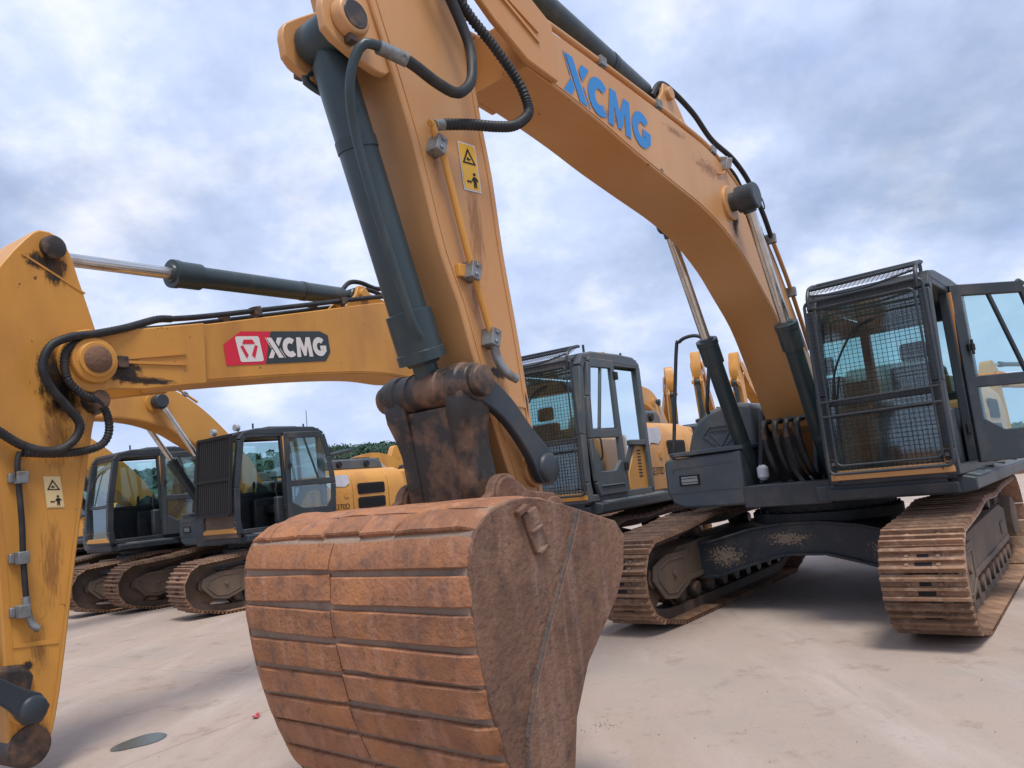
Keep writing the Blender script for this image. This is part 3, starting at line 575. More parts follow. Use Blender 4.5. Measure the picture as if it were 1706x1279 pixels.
BK_W = [(5.52, 1.33), (5.8, 1.42), (6.1, 1.49), (6.3, 1.485), (6.45, 1.43), (6.53, 1.33), (6.55, 1.2), (6.545, 1.0), (6.505, .75), (6.43, .50), (6.34, .29), (6.24, .14)]
BK_M = [(6.08, .25), (6.04, .38), (6.00, .54), (5.87, .75), (5.72, .87), (5.58, .98), (5.49, 1.11), (5.455, 1.25)]
BTIP = (5.375, 1.38)
_bk = {}
def bucket(root, pose, far):
    HW = .80
    if not _bk:
        W = smooth2(BK_W, .05); b = MB(); n = len(W)
        ins = []
        for i, p in enumerate(W):
            a = Vector(W[max(0, i - 1)]); c = Vector(W[min(n - 1, i + 1)]); d = (c - a).normalized(); ins.append((p[0] + d.y * .03, p[1] - d.x * .03))
        b.prism(W + ins[::-1], -HW, HW)
        side = W + BK_M[:-1] + [BK_M[-1]]
        for s in (-1, 1): b.prism(side, s * (HW - .005) - .016, s * (HW - .005) + .016, 1)
        _bk['shell'] = b.mesh('bucket', ['rust_groove', 'rust_dark'])
        # wear plates over the back
        _bk['plates'] = []
        L_ = [0]
        for i in range(1, n): L_.append(L_[-1] + (Vector(W[i]) - Vector(W[i - 1])).length)
        def at(s):
            for i in range(1, n):
                if s <= L_[i]: t = (s - L_[i - 1]) / (L_[i] - L_[i - 1]); p = Vector(W[i - 1]).lerp(Vector(W[i]), t); d = (Vector(W[i]) - Vector(W[i - 1])).normalized(); return p, Vector((-d.y, d.x))
            return Vector(W[-1]), Vector((1, 0))
        rows = []; s = .02; rows.append((s, .86)); s = .90      # one big top sheet, then the straps
        while s + .125 < L_[-1] - .02: rows.append((s, s + .121)); s += .150
        rnd = random.Random(3)
        tq = lambda q, n_: 0 if q == 0 else 1 if q == n_ else .03 + .94 * (q - 1) / (n_ - 2) if n_ > 2 else .5
        for k, (s0, s1) in enumerate(rows):
            if k == 0: cuts = [-HW - .012, HW + .012]
            elif k == 1: cuts = [-HW - .012, -.62, -.40, -.17, .10, .33, HW + .012]
            else: cuts = [-HW - .012, -.07 + rnd.uniform(-.015, .015), HW + .012]
            th = .016 if k == 0 else .025
            for a, c in zip(cuts, cuts[1:]):
                m = MB(); ns = 14 if k == 0 else 6; ts = [i_ / ns for i_ in range(ns + 1)] if k == 0 else [0, .05, .2, .5, .8, .95, 1]; row = []; ny = max(4, int((c - a) / .05))
                j0, j1 = rnd.uniform(-.011, .011), rnd.uniform(-.011, .011)
                for i in range(ns + 1):
                    for q in range(ny + 1):
                        y = a + .004 + (c - a - .008) * tq(q, ny); ss = s0 + (s1 - s0) * ts[i] + (j0 + (j1 - j0) * q / ny)
                        p, nn = at(max(0, ss)); w = mnoise.noise(Vector((y * 5 + k * 3, ss * 9, k))) * .010
                        if k == 0: w += .006 * mnoise.noise(Vector((y * 3, ss * 4, 2.2)))
                        e0 = 0 if 0 < q < ny and 0 < i < ns else -.009
                        # worn, rounded ends at the bucket corners
                        if abs(y) > HW - .06: e0 -= .018 * (abs(y) - (HW - .06)) / .06
                        p2 = p + nn * (th + w + e0); row.append((p2.x, y, p2.y))
                N_ = len(row)
                for i in range(ns + 1):
                    for q in range(ny + 1):
                        y = a + .004 + (c - a - .008) * tq(q, ny); ss = s0 + (s1 - s0) * ts[i] + (j0 + (j1 - j0) * q / ny); p, nn = at(max(0, ss)); p2 = p - nn * .004; row.append((p2.x, y, p2.y))
                st = ny + 1; fs = []
                for i in range(ns):
                    for q in range(ny): fs += [(i * st + q, i * st + q + 1, (i + 1) * st + q + 1, (i + 1) * st + q)]
                for i in range(ns):
                    for q in (0, ny): fs.append((i * st + q, (i + 1) * st + q, N_ + (i + 1) * st + q, N_ + i * st + q))
                for q in range(ny):
                    for i in (0, ns): fs.append((i * st + q, i * st + q + 1, N_ + i * st + q + 1, N_ + i * st + q))
                m.add(row, fs); _bk['plates'].append(m.mesh('wear_plate' if k else 'top_plate', ['rust'], 32))
        # side cutters: thicker strip along the mouth
        mo = [(6.24, .14)] + BK_M; inn = inset = [(6.37, .40), (6.27, .56), (6.06, .86), (5.86, 1.14), (5.72, 1.40)]
        b = MB(); b.prism([(6.22, .13), (6.065, .24), (6.025, .38), (5.985, .535), (5.855, .735), (5.705, .855), (5.565, .965), (5.47, 1.10), (5.435, 1.255), (5.50, 1.33)] + [(5.79, 1.41), (5.92, 1.20), (6.10, .95), (6.22, .76), (6.31, .55), (6.33, .33)], -.014, .014)
        _bk['cutter'] = b.mesh('side_cutter', ['rust_dark'])
        b = MB(); sm = [(5.80, 1.41), (5.92, 1.20), (6.10, .95), (6.22, .76), (6.31, .55), (6.335, .33)]
        for p_, q_ in zip(sm, sm[1:]): b.bar((p_[0], 0, p_[1]), (q_[0], 0, q_[1]), .016, .024)
        _bk['weld'] = b.mesh('weld_bead', ['rust_seam'])
        b = MB(); b.bar((6.16, 0, 1.44), (6.10, 0, 1.27), .10, .03); b.bar((6.18, .012, 1.46), (6.25, .012, 1.43), .03, .03); b.bar((6.09, .012, 1.37), (6.17, .012, 1.345), .018, .03); b.bar((6.06, .012, 1.28), (6.14, .012, 1.255), .022, .03)
        _bk['eye'] = b.mesh('lifting_eye', ['rust_dark'])
        b = MB(); b.prism([(6.27, .20), (6.20, .20), (6.15, .10), (6.13, .015), (6.16, .005), (6.24, .09)], -.05, .05); _bk['tooth'] = b.mesh('tooth', ['rust_dark'])
        # ears
        b = MB(); b.prism([(5.42, 1.30)] + arc(5.40, 1.37, .13, 250, 110, 6) + [(5.58, 1.52)] + arc(5.76, 1.51, .11, 125, 10, 7) + [(5.98, 1.47), (5.9, 1.40), (5.6, 1.30)], -.03, .03)
        for c_ in ((5.375, 1.38), (5.76, 1.51)): b.cyl((c_[0], -.045, c_[1]), (c_[0], .045, c_[1]), .095, 18)
        _bk['ear'] = b.mesh('bucket_ear', ['rust_dark'])
    A = R(pose['brot']); T = Matrix.Translation((pose['tip'][0], YC, pose['tip'][1])) @ Matrix.Rotation(-A, 4, 'Y') @ Matrix.Translation((-BTIP[0], 0, -BTIP[1]))
    b = link('bucket', _bk['shell'], root, .006); b.matrix_basis = T
    if far: return
    for m in _bk['plates']: link(m.name.split('.')[0], m, b)
    for s in (-1, 1):
        o = link('side_cutter', _bk['cutter'], b, .006); o.location.y = s * .818
        o = link('weld_bead', _bk['weld'], b); o.location.y = s * .818
        o = link('lifting_eye', _bk['eye'], b, .008); o.location.y = s * .815; o.scale.y = s
        o = link('bucket_ear', _bk['ear'], b, .01); o.location.y = s * .34
    for k in range(5): o = link('tooth', _bk['tooth'], b, .01); o.location.y = -.70 + .35 * k

def cylinder(root, p, q, y, r, barrel, rodr, name='hydraulic_cylinder', gland=1.22, eye=1.0, m='dark_cylinder', pipes=True):
    """p base pin, q rod pin in (x,z)"""
    a = Vector((p[0], y, p[1])); b = Vector((q[0], y, q[1])); d = (b - a); L_ = d.length; d.normalize()
    e_ = MB(); g0 = barrel - .30
    e_.rev(a + d * .02, a + d * barrel, [(0, r * .7), (.04, r * .72), (.07, r), (g0 / barrel, r), (g0 / barrel + .004, r * gland), ((barrel - .08) / barrel, r * gland), ((barrel - .075) / barrel, r * gland * 1.06), ((barrel - .02) / barrel, r * gland * 1.06), ((barrel - .018) / barrel, r * .9), (1, r * .8)], 28)
    e_.rev(a - Vector((0, r * .95 * eye, 0)), a + Vector((0, r * .95 * eye, 0)), [(0, r * .9), (.08, r * 1.02), (.92, r * 1.02), (1, r * .9)], 22)
    o = e_.build(name, m, root)
    k = MB(); k.cyl(a + d * (barrel - .05), b - d * (rodr * .8), rodr, 22); k.build('rod', 'chrome', o)
    k = MB(); k.rev(b - Vector((0, r * .9 * eye, 0)), b + Vector((0, r * .9 * eye, 0)), [(0, r * .85), (.08, r * .98), (.92, r * .98), (1, r * .85)], 22); k.cyl(b - d * (r * 1.6), b - d * (r * .6), rodr * 1.25, 18); k.build('rod_eye', m, o)
    k = MB(); t = a + d * (barrel * .32); s_ = Vector((0, 1, 0)).cross(d).normalized()
    k.rev(t - d * .03, t + d * .03, [(0, r * 1.0), (0, r * 1.05), (1, r * 1.05), (1, r)], 24); k.build('clamp_ring', m, o)
    return o, a, b, d
def front(root, pose, yel, o, far=False):
    hb = .25; y0, y1 = YC - hb, YC + hb
    lo, tp = smooth2(pose['lower'], .12), smooth2(pose['top'], .12)
    fa = arc(FOOT[0], FOOT[1], .20, 200, 320, 6)
    b = MB(); b.prism(fa + lo + tp, y0, y1)
    b.cyl((FOOT[0], YC - .30, FOOT[1]), (FOOT[0], YC + .30, FOOT[1]), .16, 24)
    bp = pose['bpin']; b.cyl((bp[0], y0 - .03, bp[1]), (bp[0], y1 + .03, bp[1]), .17, 24)
    px, pz = pose['pivot']
    a0 = math.degrees(math.atan2(pose['cheek'][-1][1] - pz, pose['cheek'][-1][0] - px)); a1 = math.degrees(math.atan2(pose['cheek_top'][0][1] - pz, pose['cheek_top'][0][0] - px))
    if a1 < a0: a1 += 360
    ck = pose['cheek'][:-1] + arc(px, pz, .235, a0, a1, 14) + pose['cheek_top'][1:]
    for s in (-1, 1): b.prism(ck, YC + s * .275 - .022, YC + s * .275 + .022)
    boom = b.build('boom', yel, root, .010, 30)
    if not far:      # weld seams and stiffeners on the cheeks
        w = MB()
        ce = Vector((pose['cheek'][0][0], pose['cheek'][0][1])); ct = Vector((pose['cheek_top'][-1][0], pose['cheek_top'][-1][1])); pv = Vector((px, pz))
        for s in (-1, 1):
            yy = YC + s * .300
            for t in (.30, .52): q = ce.lerp(ct, t); e1 = q.lerp(pv, .20); e2 = q.lerp(pv, .74); w.bar((e1.x, yy, e1.y), (e2.x, yy, e2.y), .022, .02)
            q = inset_poly(lo + tp, .03)
            for i in range(2, len(lo) - 2): w.bar((q[i][0], YC + s * .252, q[i][1]), (q[i + 1][0], YC + s * .252, q[i + 1][1]), .008, .006)
        tag(w.build('stiffener', yel, boom), kind='stuff')
        for s in (-1, 1):
            c = Vector((px, YC + s * .297, pz)); MB().rev(c, c + Vector((0, s * .07, 0)), [(0, .17), (.6, .165), (.7, .13), (1, .13)], 24).build('pivot_hub', yel, boom, .006)
            c = Vector((px, YC + s * .367, pz)); MB().rev(c, c + Vector((0, s * .02, 0)), [(0, .10), (.5, .10), (1, .085)], 20).build('pin_cap', 'rust_dark', boom)
            yb = YC + s * .297; MB().box(px - .25, px - .17, min(yb, yb + s * .04), max(yb, yb + s * .04), pz - .04, pz + .05).build('pin_keeper', 'greasy', boom, .006)
            c = Vector((bp[0], YC + s * .27, bp[1])); MB().rev(c, c + Vector((0, s * (.26 if s > 0 else .16), 0)), [(0, .09), (.3, .09), (.3, .125), (.95, .125), (1, .11)], 20).build('cylinder_pin', 'dark', boom)
        # arm cylinder bracket on the boom top
        ab = pose['abase']; br = MB()
        k = min(range(len(tp)), key=lambda i: (Vector(tp[i]) - Vector(ab)).length); t0 = Vector(tp[max(0, k - 3)]); t1 = Vector(tp[min(len(tp) - 1, k + 4)]); nb = Vector((-(t1 - t0).y, (t1 - t0).x)).normalized()
        for s in (-1, 1): br.prism([tuple(t0 - Vector((0, .03))), (ab[0] + .10, ab[1] - .01), (ab[0] + .06, ab[1] + .09), (ab[0] - .03, ab[1] + .10), (ab[0] - .12, ab[1] + .03), tuple(t1 - Vector((0, .03)))], YC + s * .14 - .02, YC + s * .14 + .02)
        br.cyl((ab[0], YC - .2, ab[1]), (ab[0], YC + .2, ab[1]), .06, 16); br.build('cylinder_bracket', yel, boom, .008)
        # steel pipes along the boom top, clamps
        pipe_mat = o.get('pipe_mat', yel)
        for s in (-1, 1):
            P = [(x, YC + s * .22, z + .07) for x, z in pose['top'][:-4]]
            MB().tube(P, .024, 10, step=.08).build('boom_pipe', pipe_mat, boom)
            for i in (1, 2, 4, 6): 
                if i < len(P) - 1: cl = MB(); m_ = (Vector(P[i]) + Vector(P[i + 1])) / 2; d_ = (Vector(P[i + 1]) - Vector(P[i])).normalized(); cl.bar(m_ - d_ * .04, m_ + d_ * .04, .07, .075); cl.bar(m_ - Vector((0, 0, .09)), m_, .03, .03); cl.build('pipe_clamp', 'steel' if pipe_mat != 'rubber' else 'greasy', boom)
    # arm
    b = MB(); arm_poly = smooth2(pose['arm'] + [pose['arm'][0]], .10)[:-1]
    b.prism(arm_poly, YC - .215, YC + .215)
    tx, tz = pose['tip']; sx_, sz_ = pose['side']; b.cyl((sx_, YC - .25, sz_), (sx_, YC + .25, sz_), .10, 20)
    arm = b.build('arm', yel, root, .012, 30)
    MB().rev((tx, YC - .24, tz), (tx, YC + .24, tz), [(0, .10), (.02, .13), (.98, .13), (1, .10)], 22).build('tip_boss', 'greasy', arm)
    lx, lz = pose['lug']; ax = Vector((tx - px, tz - pz)).normalized()
    lug = MB()
    base = Vector((lx, lz)); nrm = Vector((-ax.y, ax.x))
    if nrm.x < 0: nrm = -nrm
    poly = [tuple(base - ax * .32 - nrm * .22), tuple(base + ax * .20 - nrm * .25), tuple(base + ax * .12 + nrm * .10), tuple(base + ax * .03 + nrm * .15), tuple(base - ax * .08 + nrm * .14), tuple(base - ax * .15 + nrm * .06)]
    for s in (-1, 1): lug.prism(smooth2(poly + [poly[0]], .04)[:-1], YC + s * .165 - .025, YC + s * .165 + .025)
    for s in (-1, 1): c = Vector((lx, YC + s * .19, lz)); lug.rev(c, c + Vector((0, s * .07, 0)), [(0, .105), (.7, .10), (1, .09)], 22)
    lug.build('cylinder_lug', yel, arm, .008)
    if not far:
        hx, hz_ = pose['horn']
        for s in (-1, 1):
            c = Vector((lx, YC + s * .26, lz)); k = MB(); k.rev(c, c + Vector((0, s * .006, 0)), [(0, .075), (1, .07)], 20); k.build('pin_cap', 'greasy', arm)
            k = MB(); yb = YC + s * .19; k.box(lx - .02, lx + .03, min(yb, yb + s * .05), max(yb, yb + s * .05), lz - .135, lz - .09); k.build('pin_keeper', 'greasy', arm, .006)
            c = Vector((hx, YC + s * .21, hz_)); k = MB(); k.rev(c, c + Vector((0, s * .06, 0)), [(0, .085), (.8, .085), (1, .06)], 20); k.build('pin_cap', 'greasy', arm)
        q = inset_poly(arm_poly, .045)
        for s in (-1, 1):
            yy = YC + s * .216; w = MB()
            for i in range(len(q)):
                if q[i][1] < pz - .2: j = (i + 1) % len(q); w.bar((q[i][0], yy, q[i][1]), (q[j][0], yy, q[j][1]), .010, .008)
            a_ = Vector((px, pz)); h_ = Vector(pose['horn'])
            e1 = h_ + Vector((.20, -.08)); e2 = a_ + Vector((-.0, .52)); w.bar((e1.x, yy, e1.y), (e2.x, yy, e2.y), .014, .010)
            e1 = Vector((tx, tz)) - ax * .62; w.bar((e1.x - .09, yy, e1.y + .0), (e1.x + .19, yy, e1.y + .03), .03, .010)
            tag(w.build('weld_seam', yel, arm), kind='stuff')
    # cylinders
    for s in (-1, 1): cylinder(root, (.55, 1.22), pose['bpin'], YC + s * .42, .088, 1.84, .050, 'boom_cylinder')
    cylinder(root, pose['abase'], pose['horn'], YC, .095, min(2.2, (Vector(pose['horn']) - Vector(pose['abase'])).length - .5), .052, 'arm_cylinder')
    bc, a, bb, d = cylinder(root, pose['lug'], pose['link'], YC, .105, (Vector(pose['link']) - Vector(pose['lug'])).length - .15, .055, 'bucket_cylinder', 1.2, 1.25)
    # linkage
    K = Vector(pose['link']); S = Vector(pose['side']); bt = Matrix.Rotation(R(pose['brot']), 2) 
    be = Vector(pose['tip']) + bt @ Vector((5.76 - BTIP[0], 1.51 - BTIP[1]))
    lk = MB(); ky = .34
    lk.rev((K.x, YC - ky, K.y), (K.x, YC + ky, K.y), [(0, .075), (.015, .10), (.10, .105), (.11, .115), (.20, .115), (.21, .105), (.34, .105), (.345, .115), (.355, .105), (.65, .105), (.655, .115), (.665, .105), (.79, .105), (.80, .115), (.89, .115), (.90, .105), (.985, .10), (1, .075)], 26)
    lk.rev((K.x, YC + ky, K.y), (K.x, YC + ky + .05, K.y), [(0, .085), (.8, .08), (1, .06)], 20); lk.rev((K.x, YC - ky - .05, K.y), (K.x, YC - ky, K.y), [(0, .06), (.2, .08), (1, .085)], 20)
    dv = (be - K).normalized(); nv = Vector((-dv.y, dv.x))
    LL = (be - K).length
    for sg in (-1, 1):                      # cast cheeks drawing in below the pin, web between them
        rows = []
        for t, yo, yi, th in ((-.10, .31, .20, .05), (.06, .325, .16, .105), (.22, .315, .15, .112), (.38, .285, .15, .105), (.55, .265, .15, .10), (.80, .26, .15, .11), (1.0, .255, .15, .115), (1.16, .25, .16, .06)):
            c = K + dv * (LL * t); ch = []
            for yy, tt in ((yi, -.8), (yi, .8), (yi + .03, 1), (yo - .03, 1), (yo, .7), (yo, -.7), (yo - .03, -1), (yi + .03, -1)): q = c + nv * (th * tt); ch.append((q.x, YC + sg * yy, q.y))
            rows.append(ch)
        lk.rings(rows)
    c0, c1 = K.lerp(be, .16), K.lerp(be, 1.0); lk.prism([tuple(c0 + nv * .07), tuple(c1 + nv * .085), tuple(c1 - nv * .02), tuple(c0 - nv * .02)], YC - .18, YC + .18)
    lk.build('bucket_link', 'greasy', root, .012)
    ds = (S - K); n2_ = Vector((-ds.y, ds.x)).normalized(); n2_ = n2_ if n2_.y > 0 else -n2_
    for s in (-1, 1):
        sl = MB(); M_ = K.lerp(S, .5) + n2_ * .07; c1p = smooth2([tuple(K + n2_ * .085), tuple(K.lerp(S, .35) + n2_ * .12), tuple(K.lerp(S, .7) + n2_ * .10), tuple(S + n2_ * .10)], .05); c2p = smooth2([tuple(S - n2_ * .10), tuple(K.lerp(S, .7) - n2_ * .035), tuple(K.lerp(S, .35) - n2_ * .02), tuple(K - n2_ * .085)], .05)
        e_ = ds.normalized(); sl.prism(c1p + [tuple(S + e_ * .09 + n2_ * .05), tuple(S + e_ * .09 - n2_ * .05)] + c2p + [tuple(K - e_ * .09)], YC + s * .30 - .028, YC + s * .30 + .028)
        sl.rev((S.x, YC + s * .30, S.y), (S.x, YC + s * .36, S.y), [(0, .09), (.7, .085), (1, .06)], 20)
        sl.build('side_link', 'dark', root, .01)
    if not o.get('no_bucket'): bucket(root, pose, far)
    return boom, arm, bc
def excavator(label, X, Y, yaw, pose, yel, o, group, up_yaw=None, scale=1.0, far=False):
    e_ = bpy.data.objects.new('excavator', None); COL.objects.link(e_); tag(e_, label, 'excavator', group)
    y = R(yaw); h = Vector((-math.sin(y), -math.cos(y))); e_.location = (X, Y, 0); e_.rotation_euler.z = math.atan2(h.y, h.x); e_.scale = (scale,) * 3
    undercarriage(e_, far); k = len(e_.children); kids = set(e_.children)
    house(e_, yel, o); cab(e_, yel, o); r = front(e_, pose, yel, o, far)
    if up_yaw is not None:                                   # house swung on its bearing
        M = Matrix.Rotation(R(yaw - up_yaw), 4, 'Z')
        for c in e_.children:
            if c not in kids: c.matrix_basis = M @ c.matrix_basis
    return e_, r

# ------------------------------------------------------------------ ground
def ground():
    g = MB(); 
    g.add([(-900, -300, -.021), (900, -300, -.021), (900, 1500, -.021), (-900, 1500, -.021)], [(0, 1, 2, 3)])
    o = g.build('ground', 'concrete'); tag(o, kind='structure')
    # cast concrete bays
    a = R(59.5); u = Vector((math.cos(a), math.sin(a))); n = Vector((math.sin(a), -math.cos(a)))
    gp = .007
    bays = [(-23.9, -20.8), (-20.8, -17.6), (-17.6, -14.4), (-14.4, -11.3), (-11.3, -8.15), (-8.15, -5.03), (-5.03, 4.5), (4.5, 7.6), (7.6, 10.7), (10.7, 13.8), (13.8, 16.9), (16.9, 20.0)]
    for bi, (na, nb_) in enumerate(bays):
        wide = nb_ - na > 5; L_ = 12.5 if wide else 6.2; u_0 = -10.4 if wide else -13.5
        h, k = (nb_ - na) / 2 - gp, L_ / 2 - gp
        m = MB(); vs = [(-k, -h, -.02), (k, -h, -.02), (k, h, -.02), (-k, h, -.02), (-k, -h, -.005), (k, -h, -.005), (k, h, -.005), (-k, h, -.005), (-k + .006, -h + .006, 0), (k - .006, -h + .006, 0), (k - .006, h - .006, 0), (-k + .006, h - .006, 0)]
        m.add(vs, [(8, 9, 10, 11), (4, 5, 9, 8), (5, 6, 10, 9), (6, 7, 11, 10), (7, 4, 8, 11), (0, 1, 5, 4), (1, 2, 6, 5), (2, 3, 7, 6), (3, 0, 4, 7)])
        me = m.mesh('concrete_slab', ['concrete'], 20)
        for j in range(0, 6 if wide else 11):
            c = n * ((na + nb_) / 2) + u * (u_0 + L_ * (j + .5))
            s = link('concrete_slab', me, o); s.location = (c.x, c.y, 0); s.rotation_euler.z = a
    return o
GROUND = ground()

# ------------------------------------------------------------------ the four near excavators
GR = 'excavators parked in the near row'
GF = 'excavators standing further back in the yard'
A_, (boomA, armA, bcA) = excavator('large faded yellow excavator in front, blue letters on its boom, rusty bucket', 3.333, 8.5375, 37.8, POSE_A, 'yellow_faded', dict(guard='mesh', door=129), GR, up_yaw=39)
B_, (boomB, armB, bcB) = excavator('yellow excavator with red and black maker sign on its boom, arm at left edge', .256, 10.972, 31.9, POSE_B, 'yellow', dict(guard='mesh', cab_mat='blue_grey', pipe_mat='rubber', no_bucket=True, patch=True, rail=False), GR)
C_, rC = excavator('yellow excavator with louvred black cab guard and open cab behind the rusty bucket', -4.95, 14.45, 41, moved(POSE_A, -9, 0, 64), 'yellow', dict(guard='louver', door=150, patch=True, antenna=True), GR, up_yaw=35.5, scale=.955)
D_, rD = excavator('yellow excavator with open black cab, farthest left, partly behind the yellow arm', -7.9, 16.3, 38, moved(POSE_A, -14, 0, 64), 'yellow', dict(guard=None, door=150), GR, scale=.965)

# ---- machine A: lettering, decal, hoses
def hose(parent, pts, r, name='hydraulic_hose', m='rubber', rib=.0, n=10): return MB().tube(pts, r, n, rib=rib).build(name, m, parent)
let, LW = mark_letters()
yA = YC + .25
o0 = Vector((4.60, 4.195)); ux = (Vector((3.41, 4.07)) - o0) / LW; vx = Vector((-.075, .315)); vx2 = Vector((-.02, .315))
mb = MB(); flat(mb, let, face_map(tuple(o0), tuple(ux), (-.055, .312), yA), .005); flat_build(mb, 'maker_lettering', ['logo_blue'], boomA)
def decal(parent, o, ux, vx, y, cream=False):
    P = face_map(o, ux, vx, y); m = MB()
    flat(m, [[(0, 0), (1, 0), (1, 2), (0, 2)]], P, .004, 0); flat(m, [[(.05, .06), (.95, .06), (.95, 1.94), (.05, 1.94)]], P, .006, 1)
    tri = [(.12, 1.12), (.88, 1.12), (.50, 1.80)]; ti = [(.24, 1.19), (.76, 1.19), (.50, 1.64)]
    for i in range(3): j = (i + 1) % 3; flat(m, [[tri[i], tri[j], ti[j], ti[i]]], P, .008, 2)
    flat(m, [[(.36, 1.28), (.52, 1.26), (.64, 1.36), (.54, 1.34), (.46, 1.42), (.40, 1.36)]], P, .008, 2)
    flat(m, [[(.62, .62), (.78, .60), (.88, .48), (.84, .42), (.77, .50), (.76, .14), (.70, .14), (.69, .36), (.65, .14), (.58, .14), (.60, .46), (.54, .40), (.50, .46)], [(.63, .66), (.75, .66), (.77, .74), (.69, .80), (.61, .74)],
              [(.20, .38), (.30, .30), (.30, .35), (.40, .35), (.40, .30), (.50, .38), (.40, .46), (.40, .41), (.30, .41), (.30, .46)]], P, .008, 2)
    return flat_build(m, 'warning_decal', ['decal_cream' if cream else 'white_paint', 'decal_cream' if cream else 'decal_yellow', 'black'], parent)
decal(armA, (5.69, 3.215), (-.148, .012), (.010, .142), YC + .215)
yf = YC + .215
# grease and supply pipe down the arm
hose(armA, [(5.97, yf + .05, 3.50), (5.945, yf + .05, 3.50), (5.93, yf + .05, 3.44), (5.89, yf + .05, 3.36), (5.78, yf + .05, 2.89), (5.72, yf + .05, 2.67), (5.64, yf + .05, 2.40), (5.615, yf + .05, 2.30)], .020, 'arm_pipe', 'yellow')
hose(armA, [(5.62, yf + .05, 2.32), (5.605, yf + .05, 2.25), (5.57, yf + .07, 2.17), (5.50, yf + .09, 2.13)], .026, 'pipe_elbow', 'steel')
for (x, z, a) in ((5.92, 3.39, 20), (5.74, 2.72, 16), (5.63, 2.36, 16)):
    c = MB(); c.box(-.035, .035, 0, .085, -.05, .05); c.box(-.05, -.035, .0, .03, -.03, .03); c.box(-.012, .012, .085, .095, .018, .036); c.box(-.012, .012, .085, .095, -.036, -.018)
    k = c.build('pipe_clamp', 'steel', armA, .005); k.location = (x, yf, z); k.rotation_euler.y = R(-a)
c = MB(); c.box(5.70, 5.82, yf, yf + .03, 2.69, 2.76); c.build('clamp_bracket', 'yellow', armA, .004)
hose(armA, [(5.93, yf + .05, 3.50), (5.86, yf + .07, 3.52)], .030, 'hose_fitting', 'steel')
hose(armA, [(5.88, yf + .07, 3.515), (5.70, yf + .11, 3.555), (5.52, yf + .15, 3.585), (5.38, yf + .17, 3.63), (5.24, yf + .17, 3.74), (5.20, yf + .15, 3.84), (5.25, yf + .13, 3.98), (5.42, yf + .11, 4.14), (5.62, yf + .09, 4.29), (5.80, yf + .09, 4.48)], .027, rib=.22)
hose(armA, [(6.20, yf + .12, 3.755), (6.12, yf + .14, 3.72), (6.00, yf + .16, 3.67), (5.86, yf + .17, 3.66), (5.745, yf + .17, 3.76), (5.69, yf + .15, 3.90), (5.67, yf + .13, 4.03), (5.72, yf + .11, 4.20), (5.82, yf + .10, 4.38), (5.95, yf + .10, 4.55)], .030)
hose(armA, [(6.33, yf + .09, 3.77), (6.24, yf + .10, 3.765), (6.17, yf + .125, 3.745)], .036, 'hose_fitting', 'steel')
# steel line on the bucket cylinder
hose(bcA, [(6.33, yf + .09, 3.775), (6.40, yf + .07, 3.77), (6.435, yf + .03, 3.70), (6.44, yf - .02, 3.55), (6.38, yf - .07, 3.35), (6.28, yf - .08, 3.0), (6.17, yf - .08, 2.65), (6.09, yf - .08, 2.42), (6.04, yf - .08, 2.35)], .026, 'cylinder_pipe', 'dark_cylinder')
hose(bcA, [(6.27, -.16, 3.66), (6.30, -.22, 3.69), (6.40, -.26, 3.74), (6.435, -.26, 3.77), (6.36, -.24, 3.83), (6.33, -.17, 3.82)], .020, 'cylinder_port', 'dark_cylinder')
# lamp and lines on the boom
c = MB(); c.box(-.05, .05, -.03, .03, -.05, .05); c.box(-.06, .06, -.045, -.03, -.06, .06); k = c.build('boom_lamp', 'lamp_glass', boomA, .008); k.location = (1.92, yA + .03, 4.40); k.rotation_euler = (0, R(25), R(60))
hose(boomA, [(1.92, yA + .02, 4.36), (2.0, yA + .015, 4.28), (2.12, yA + .01, 4.25)], .008, 'lamp_bracket', 'yellow_faded')
hose(boomA, [(2.95, YC + .1, 4.80), (2.80, YC + .12, 4.96), (2.60, YC + .14, 4.95), (2.30, YC + .18, 4.82), (2.05, YC + .22, 4.62), (1.70, yA + .02, 4.50), (1.40, yA + .04, 4.32), (1.18, yA + .05, 4.05), (1.0, yA + .04, 3.82)], .026)
hose(boomA, [(1.9, yA - .05, 4.48), (1.62, yA - .02, 4.38), (1.38, yA - .02, 4.15), (1.15, yA - .02, 3.92), (.9, yA - .02, 3.66), (.6, yA - .02, 3.25)], .018)
hose(boomA, [(1.0, yA + .04, 3.82), (.72, yA + .04, 3.44), (.46, yA + .03, 3.05), (.25, yA + .02, 2.7)], .022, 'boom_pipe', 'yellow_faded')
for (x, z) in ((1.0, 3.82), (.62, 3.3)): c = MB(); c.box(x - .03, x + .03, yA - .02, yA + .08, z - .05, z + .05); c.build('pipe_clamp', 'steel', boomA, .006)
hose(boomA, [(1.93, YC + .50, 4.03), (1.80, YC + .52, 4.0), (1.70, YC + .50, 3.92), (1.80, YC + .49, 3.94)], .006, 'grease_line', 'rubber')
c = MB(); c.prism([(2.72, 4.5), (2.45, 4.48), (2.5, 4.63), (2.62, 4.66)], YC + .05, YC + .2); c.build('hose_guard', 'yellow_faded', boomA, .01)

